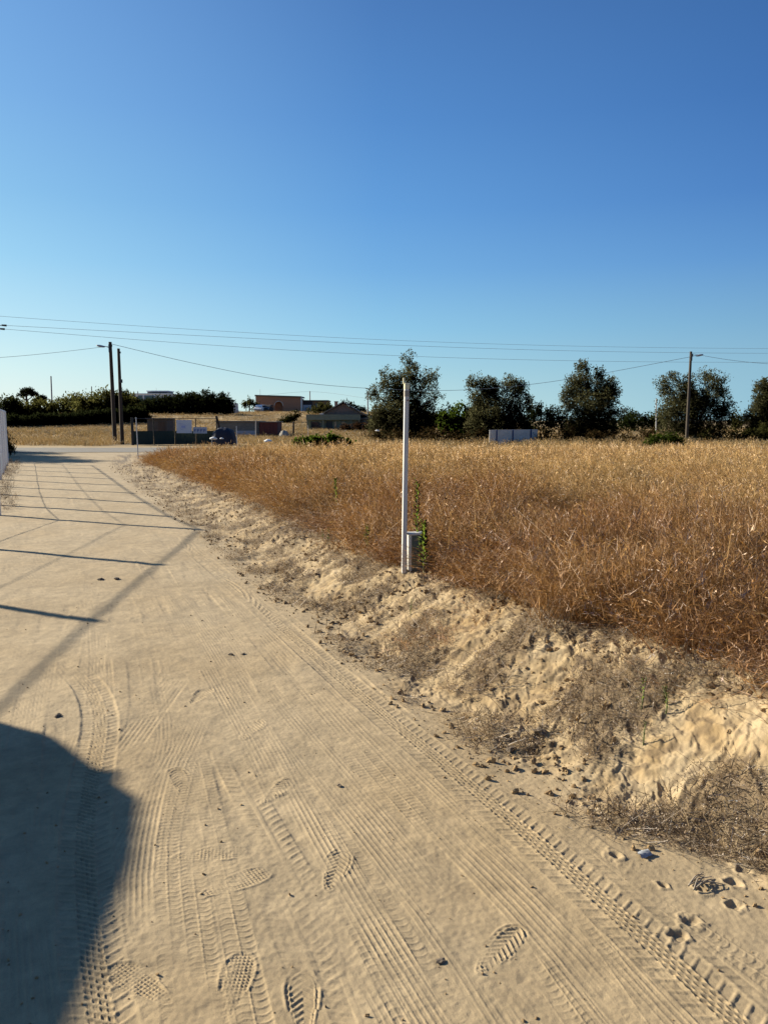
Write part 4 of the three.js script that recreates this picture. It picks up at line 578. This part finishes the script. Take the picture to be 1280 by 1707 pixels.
// ------------------------------------------------------------------ green fence, signs, sheds
const darkGreen = std(lin(0.008, 0.022, 0.018), 0.8);
{ const d = 49, x0 = xAt(222, 740, d), x1 = xAt(362, 740, d + 1), g = base('mesh_fence', x0, 0, d, -Math.atan2(1, x1 - x0) * -1), L = Math.hypot(x1 - x0, 1), n = 4;
  mesh('end_post', rbox(0.16, 1.75, 0.10, 0.01, 0, 0.875, 0), std(lin(0.03, 0.03, 0.03), 0.8), g);
  for (let i = 0; i <= n; i++) if (i) mesh('post', new THREE.CylinderGeometry(0.03, 0.03, 1.7, 8).translate(L * i / n, 0.85, 0), std(lin(0.008, 0.009, 0.009), 0.9), g);
  mesh('top_rail', new THREE.CylinderGeometry(0.022, 0.022, L, 6).rotateZ(Math.PI / 2).translate(L / 2, 1.68, 0), dkMetal, g);
  for (let i = 0; i < n; i++) { const w = L / n - 0.07, sh = new THREE.PlaneGeometry(w, 0.86, 16, 6), p = sh.attributes.position; for (let k = 0; k < p.count; k++) p.setZ(k, 0.03 + 0.02 * noise(p.getX(k) * 4 + i * 9, p.getY(k) * 3)); sh.translate(L * (i + 0.5) / n, 0.47, 0); sh.computeVertexNormals(); mesh('shade_cloth', sh, darkGreen, g); }
  for (const h of [1.15, 1.42]) mesh('strand', new THREE.CylinderGeometry(0.005, 0.005, L, 5).rotateZ(Math.PI / 2).translate(L / 2, h, 0), dkMetal, g);
  tag(g, 'wire fence with dark green shade cloth along its lower half', 'fence');
  function signTex(w, h, draw) { const c = document.createElement('canvas'); c.width = w; c.height = h; draw(c.getContext('2d')); const t = new THREE.CanvasTexture(c); t.colorSpace = THREE.SRGBColorSpace; return t; }
  const t1 = signTex(256, 224, q => { q.fillStyle = '#c2c4cc'; q.fillRect(0, 0, 256, 224); q.strokeStyle = '#8c94c0'; q.lineWidth = 5; for (let i = 0; i < 6; i++) { q.beginPath(); q.moveTo(40 + (i % 3) * 14, 60 + i * 20); q.lineTo(110 + (i * 37) % 90, 60 + i * 20); q.stroke(); } q.fillStyle = '#9aa3cc'; q.fillRect(80, 100, 70, 34); });
  const t2 = signTex(256, 128, q => { q.fillStyle = '#a9adb8'; q.fillRect(0, 0, 256, 128); q.fillStyle = '#3a4680'; for (let i = 0; i < 4; i++) { q.fillRect(14 + i * 60, 40, 12, 56); q.fillRect(14 + i * 60, 40, 40, 12); q.fillRect(14 + i * 60, 66, 32 + (i % 2) * 10, 12); } });
  for (const [label, px0, px1, py0, py1, tex] of [['large white notice board with faint blue print on the green fence', 295, 321, 700, 722, t1], ['small white sign with bold blue marks low on the green fence', 323, 346, 712, 722.5, t2]]) { const dd = 49.35, a = at(px0, py0, dd), b = at(px1, py1, dd), w = b.x - a.x, h = a.y - b.y, s = base('notice_sign', (a.x + b.x) / 2, b.y, dd - 0.1); mesh('board', box(w, h, 0.03, 0, h / 2, 0), std(lin(0.7, 0.7, 0.72), 0.6), s); mesh('print', new THREE.PlaneGeometry(w * 0.98, h * 0.98).translate(0, h / 2, 0.018), new THREE.MeshStandardMaterial({ map: tex, roughness: 0.6 }), s); tag(s, label, 'sign', 'signs on the green fence'); }
}
function slab(name, label, cat, group, d, px0, px1, py0, deep, mat, roofMat, extra) {   // simple outbuilding: walls, overhanging roof sheet, what extra adds
  const x0 = xAt(px0, 715, d), x1 = xAt(px1, 715, d), w = x1 - x0, cx = (x0 + x1) / 2, y0 = terrain(cx, d), h = yAt(py0, d) - y0, g = base(name, cx, y0, d);
  mesh('wall', box(w, h + 0.3, deep, 0, h / 2 - 0.15, -deep / 2), mat, g);
  mesh('roof', box(w + 0.2, 0.07, deep + 0.25, 0, h + 0.036, -deep / 2 + 0.03), roofMat, g);
  if (extra) extra(g, w, h); tag(g, label, cat, group); return g;
}
const GO = 'low outbuildings behind the green fence', roofGrey = std(lin(0.16, 0.15, 0.14), 0.9);
const greyWall = std(lin(0.24, 0.23, 0.21), 0.95, { map: sandMap, bumpMap: sandBump, bumpScale: 0.01 });
slab('shed', 'brown flat-roofed shed seen through the green fence', 'shed', GO, 58, 246, 279, 698.5, 2, std(lin(0.13, 0.105, 0.09), 0.95, { map: sandMap }), roofGrey, (g, w, h) => { mesh('door', box(0.5, h - 0.2, 0.04, w / 2 - 0.4, h / 2 - 0.1, 0.022), std(lin(0.08, 0.05, 0.035), 0.9), g); });
slab('shed', 'long grey-walled shed behind the tarpaulin heap', 'shed', GO, 64, 361, 432, 703, 3, greyWall, roofGrey, (g, w, h) => { mesh('lower_board', box(w * 0.45, 0.35, 0.05, w * 0.2, 0.3, 0.03), std(lin(0.35, 0.36, 0.40), 0.7), g); });
slab('shed', 'dark red shed adjoining the grey-walled shed', 'shed', GO, 63.5, 433, 463, 704, 2.6, std(lin(0.13, 0.03, 0.028), 0.8, { map: sandMap }), roofGrey, (g, w, h) => { for (let i = 1; i < 6; i++) mesh('rib', box(0.03, h, 0.03, -w / 2 + w * i / 6, h / 2, 0.016), std(lin(0.12, 0.028, 0.026), 0.8), g); });
{ const d = 66; for (const [label, px, py0, py1, r, m] of [['rough brown timber post near the pale mound', 489, 703, 728, 0.09, wood], ['thin metal post in front of the dark red shed', 452.5, 701, 733, 0.04, concrete], ['thin pole behind the red shed corner', 462, 700, 725, 0.04, wood], ['dark leaning post in front of the grey shed', 398, 694, 722, 0.11, wood]]) { const x = xAt(px, py1, d), y = terrain(x, d), h = yAt(py0, d) - y; tag(mesh('timber_post', tube([V(0, -0.2, 0), V(0.02, h / 2, 0), V(px === 398 ? -0.15 : 0.03, h, 0)], r, r * 0.85, 7), m), label, 'post', 'posts by the sheds').position.set(x, y, -(px === 452.5 ? 58 : px === 398 ? 58 : d)); } }
{ const d = 62, x = xAt(474, 722, d), m = mesh('sand_mound', (() => { const g = new THREE.SphereGeometry(1, 24, 12, 0, Math.PI * 2, 0, Math.PI / 2), p = g.attributes.position; for (let i = 0; i < p.count; i++) { const k = 1 + 0.12 * noise(p.getX(i) * 3, p.getZ(i) * 3 + p.getY(i) * 2); p.setXYZ(i, p.getX(i) * k * 0.45, p.getY(i) * k * 0.62, p.getZ(i) * k * 0.5); } g.computeVertexNormals(); return g; })(), std(lin(0.42, 0.39, 0.34), 1, { map: sandMap })); m.position.set(x, terrain(x, d) - 0.05, -d); tag(m, 'pale domed mound of sand beside the dark red shed', 'mound'); }
for (const [label, px, py, d, s, sd] of [['white sack lying in front of the tarpaulin heap', 356, 731, 38, 0.13, 1], ['small white sack next to the larger white sack', 370, 731, 38, 0.07, 2], ['bright white sack in the grass near the red shed', 447, 735, 34, 0.13, 3], ['small white bag under the pointed tree', 629, 718, 48, 0.10, 4]]) { const g = new THREE.SphereGeometry(1, 20, 14), p = g.attributes.position; for (let i = 0; i < p.count; i++) { const v = V().fromBufferAttribute(p, i), k = 1 + 0.28 * noise(v.x * 2.2 + sd * 5, v.y * 2.2 + v.z * 1.7); p.setXYZ(i, v.x * k * 1.3, Math.max(-0.4, v.y * k * 0.55), v.z * k * 0.9); } g.computeVertexNormals(); const a = at(px, py, d), m = mesh('sack', g, std(lin(0.78, 0.77, 0.74), 0.8)); m.scale.setScalar(s); m.position.set(a.x, Math.max(a.y, terrain(a.x, d) + 0.5 * s), -d); tag(m, label, 'sack', 'white sacks lying about'); const mound = terrain(a.x, d); if (a.y - mound > 0.6 * s) m.position.y = a.y; }

// ------------------------------------------------------------------ houses
function building(name, label, d, turn, px, pyBase) { const x = xAt(px, pyBase, d), g = base(name, x, terrain(x, d) - 0.02, d, turn); tag(g, label, 'building', 'houses on the rise'); return g; }
function win(g, w, h, x, y, z, frameMat, depth = 0.05) { const f = mesh('window', [box(w, 0.07, depth, x, y + h / 2 - 0.035, z), box(w, 0.07, depth, x, y - h / 2 + 0.035, z), box(0.07, h - 0.14, depth, x - w / 2 + 0.035, y, z), box(0.07, h - 0.14, depth, x + w / 2 - 0.035, y, z)], frameMat, g); const pn = new THREE.Mesh(box(w - 0.1, h - 0.1, 0.02, x, y, z), glassDark); pn.name = 'pane'; f.add(pn); }
{ // green-walled house with a brick gable
  const d = 84, u = d / F, g = building('green_house', 'low green-walled house with a brick gable and grey roof', d, 0, 556, 720), y0 = g.position.y, Y = py => yAt(py, d) - y0, X = px => (px - 556) * u;
  const green = std(lin(0.26, 0.28, 0.205), 0.9, { map: sandMap }), brick = std(lin(0.32, 0.22, 0.18), 0.95, { map: sandMap, bumpMap: sandBump, bumpScale: 0.02 }), roof = std(lin(0.26, 0.21, 0.18), 0.9, { map: sandMap });
  mesh('wall', box(X(600) - X(512), Y(691) + 0.3, 6, (X(600) + X(512)) / 2, Y(691) / 2 - 0.15, -3.2), green, g);
  mesh('porch_beam', box(X(600) - X(512) + 0.1, Y(691) - Y(700), 0.4, (X(600) + X(512)) / 2, (Y(691) + Y(700)) / 2, 0.1), green, g);
  for (const px of [513.5, 539, 585, 598]) mesh('porch_pillar', box(0.16, Y(700.2) + 0.2, 0.2, X(px), Y(700.2) / 2 - 0.1, 0.12), green, g);
  for (const [a, b, t, bo] of [[518, 536, 702, 716], [556, 562, 702, 717], [568, 576, 702, 709]]) win(g, X(b) - X(a), Y(t) - Y(bo), X((a + b) / 2), (Y(t) + Y(bo)) / 2, -0.18, std(lin(0.10, 0.13, 0.11), 0.7));
  mesh('door', box(0.7, Y(702), 0.05, X(549), Y(702) / 2, -0.18), std(lin(0.03, 0.035, 0.035), 0.7), g);
  const gs = new THREE.Shape(); gs.moveTo(X(534), Y(692)); gs.lineTo(X(572), Y(672.5)); gs.lineTo(X(607), Y(692)); gs.closePath();
  mesh('gable', new THREE.ExtrudeGeometry(gs, { depth: 6, bevelEnabled: false }).translate(0, 0, -6.6), brick, g);
  for (const [ax, ay, bx, by] of [[531, 693.5, 572, 671], [572, 671, 611, 693.5]]) { const dx = X(bx) - X(ax), dy = Y(by) - Y(ay), L = Math.hypot(dx, dy), rf = mesh('roof', box(L, 0.09, 6.6, 0, 0, 0), roof, g); rf.position.set((X(ax) + X(bx)) / 2, (Y(ay) + Y(by)) / 2 + 0.05, -3.5); rf.rotation.z = Math.atan2(dy, dx); }
  mesh('chimney', [box(0.36, 0.9, 0.36, X(558), Y(676), -3), box(0.44, 0.08, 0.44, X(558), Y(676) + 0.49, -3)], brick, g);
  mesh('annex_wall', box(X(622) - X(601), Y(697) + 0.3, 4, (X(622) + X(601)) / 2, Y(697) / 2 - 0.15, -2.6), std(lin(0.22, 0.20, 0.18), 0.9, { map: sandMap }), g);
  mesh('annex_roof', box(X(624) - X(600), 0.1, 4.5, (X(624) + X(600)) / 2, Y(696) + 0.03, -2.5, [0.08, 0, 0]), roof, g);
  win(g, X(611) - X(603), Y(700) - Y(707), X(607), (Y(700) + Y(707)) / 2, -0.58, std(lin(0.1, 0.1, 0.1), 0.7));
  mesh('vent_sheet', box(X(540) - X(534), 0.12, 0.3, X(537), Y(690), 0.15), std(lin(0.6, 0.6, 0.58), 0.6), g);
}
{ const d = 172, u = d / F, g = building('orange_house', 'flat-roofed orange building with an arched porch on the rise', d, 0, 464, 688), y0 = g.position.y, Y = py => yAt(py, d) - y0, X = px => (px - 464) * u, H = Y(660.5);
  const orange = std(lin(0.46, 0.235, 0.145), 0.9, { map: sandMap }), pale = std(lin(0.55, 0.53, 0.5), 0.85);
  const sh = new THREE.Shape(); sh.moveTo(X(427), -0.5); sh.lineTo(X(427), H); sh.lineTo(X(501), H - 0.3); sh.lineTo(X(501), -0.5); sh.lineTo(X(471.5), -0.5); sh.lineTo(X(471.5), Y(676)); sh.absarc(X(465), Y(676), X(471.5) - X(465), 0, Math.PI, false); sh.lineTo(X(458.5), -0.5); sh.closePath();
  mesh('wall', new THREE.ExtrudeGeometry(sh, { depth: 0.3, bevelEnabled: false }).translate(0, 0, -0.3), orange, g);
  mesh('rear_wall', box(X(501) - X(427) - 0.1, H - 0.4, 6, (X(501) + X(427)) / 2, H / 2 - 0.25, -4.8), orange, g);
  mesh('cornice', box(X(502) - X(426), 0.28, 8.2, (X(502) + X(426)) / 2, H + 0.02, -3.8, [0, 0, -0.03]), std(lin(0.12, 0.10, 0.08), 0.9), g);
  mesh('corner_pier', box(0.35, H + 0.3, 0.5, X(502.6), H / 2 - 0.2, -0.1), pale, g);
  mesh('arch_trim', new THREE.TorusGeometry(X(471.5) - X(465) + 0.08, 0.07, 6, 20, Math.PI).translate(X(465), Y(676), 0.03), pale, g);
  win(g, 1.1, 0.9, X(440), Y(678), 0.03, pale);
  mesh('aerial', tube([V(X(424.6) + 1.2, H, -1), V(X(424.6) + 1.2, H + 1.6, -1)], 0.04, 0.03, 5), concrete, g);
}
{ const d = 178, u = d / F, g = building('orange_house', 'lower building with a dark flat roof and a white garage wall', d, 0, 525, 688), y0 = g.position.y, Y = py => yAt(py, d) - y0, X = px => (px - 525) * u;
  mesh('wall', box(X(547) - X(503), Y(668.5) + 0.4, 7, 0, Y(668.5) / 2 - 0.2, -3.5), std(lin(0.40, 0.23, 0.12), 0.9, { map: sandMap }), g);
  mesh('garage_wall', box(X(519) - X(504), Y(675), 0.12, X(511.5), Y(675) / 2, 0.07), std(lin(0.6, 0.62, 0.66), 0.8), g);
  mesh('dark_band', box(X(521) - X(503.5), Y(668.8) - Y(674.8), 0.1, X(512.2), (Y(668.8) + Y(674.8)) / 2, 0.06), std(lin(0.07, 0.055, 0.05), 0.9), g);
  mesh('roof', box(X(548) - X(502.5), 0.22, 7.6, 0, Y(667.8), -3.5), std(lin(0.12, 0.10, 0.09), 0.9), g);
  win(g, 1.0, 1.0, X(530), Y(676), 0.03, std(lin(0.2, 0.15, 0.1), 0.8)); mesh('garage_door', box(1.2, 0.9, 0.04, X(513), 0.6, 0.15), std(lin(0.3, 0.32, 0.36), 0.7), g);
}
{ const d = 176, u = d / F, g = building('white_house', 'white modern flat-roofed house behind the tall dark hedge', d, 0, 252, 690), y0 = g.position.y, Y = py => yAt(py, d) - y0, X = px => (px - 252) * u, wh = std(lin(0.72, 0.74, 0.78), 0.8);
  mesh('wall', box(X(284) - X(223), Y(656.5) + 0.5, 7, (X(284) + X(223)) / 2, Y(656.5) / 2 - 0.25, -3.5), wh, g);
  mesh('parapet', box(X(285) - X(222), 0.18, 7.3, (X(285) + X(222)) / 2, Y(656.3), -3.5), wh, g);
  mesh('upper_floor', box(X(278) - X(245), Y(652) - Y(656.3), 5, X(261.5), (Y(652) + Y(656.3)) / 2, -3.6), std(lin(0.06, 0.065, 0.07), 0.5), g);
  mesh('roof', box(X(279.5) - X(244), 0.2, 5.6, X(261.7), Y(651.6), -3.6), wh, g);
  win(g, 2.2, 1.3, X(250), Y(664), 0.03, std(lin(0.1, 0.1, 0.1), 0.6)); win(g, 1.2, 1.3, X(235), Y(664), 0.03, std(lin(0.1, 0.1, 0.1), 0.6));
  mesh('aerial', tube([V(X(256), Y(652), -3), V(X(256), Y(645.5), -3)], 0.04, 0.03, 5), concrete, g);
}
for (const [label, px] of [['white water tank on the rise, the one touching the dark hedge', 384.5], ['white water tank on the rise, the one farther from the dark hedge', 393.5]]) { const d = 138, x = xAt(px, 684, d), y = yAt(684, d), h = yAt(672.5, d) - y, g = base('water_tank', x, terrain(x, d), d), yy = y - g.position.y; mesh('vessel', new THREE.CylinderGeometry(0.42, 0.46, h, 16).translate(0, yy + h / 2, 0), std(lin(0.62, 0.66, 0.68), 0.6), g); mesh('lid', new THREE.CylinderGeometry(0.16, 0.2, 0.1, 12).translate(0, yy + h + 0.05, 0), std(lin(0.3, 0.32, 0.34), 0.6), g); mesh('stand', box(0.9, Math.max(0.2, yy + 0.1), 0.9, 0, Math.max(0.2, yy + 0.1) / 2 - 0.1, 0), concrete, g); tag(g, label, 'tank', 'white water tanks'); }
{ // white panel barrier with blue posts beside the lane
  const d = 49.5, a = at(815, 742, d), b = at(895, 742, d + 2.2), g = base('panel_barrier', a.x, terrain(a.x, d), d, Math.atan2(2.2, b.x - a.x)), L = Math.hypot(b.x - a.x, 2.2), h = yAt(716.5, d) - g.position.y, cloth = std(lin(0.72, 0.70, 0.68), 0.85, { map: sandMap }), blue = std(lin(0.02, 0.045, 0.14), 0.6), cuts = [0, 0.14, 0.47, 0.85, 1];
  for (let i = 0; i < 4; i++) { const w = L * (cuts[i + 1] - cuts[i]) - 0.02, sh = new THREE.BoxGeometry(w, h, 0.03, 14, 8, 1), p = sh.attributes.position; for (let k = 0; k < p.count; k++) p.setZ(k, p.getZ(k) + 0.02 * noise(p.getX(k) * 3 + i * 7, p.getY(k) * 3)); sh.computeVertexNormals(); mesh('panel', sh.translate(L * (cuts[i] + cuts[i + 1]) / 2, h / 2, 0), cloth, g); if (i) mesh('post', box(0.075, h + 0.02, 0.05, L * cuts[i], h / 2, 0.05), blue, g); }
  tag(g, 'white panel barrier with dark blue posts at the far edge of the grass', 'barrier');
}
console.log('all built');
renderer.render(scene, camera);
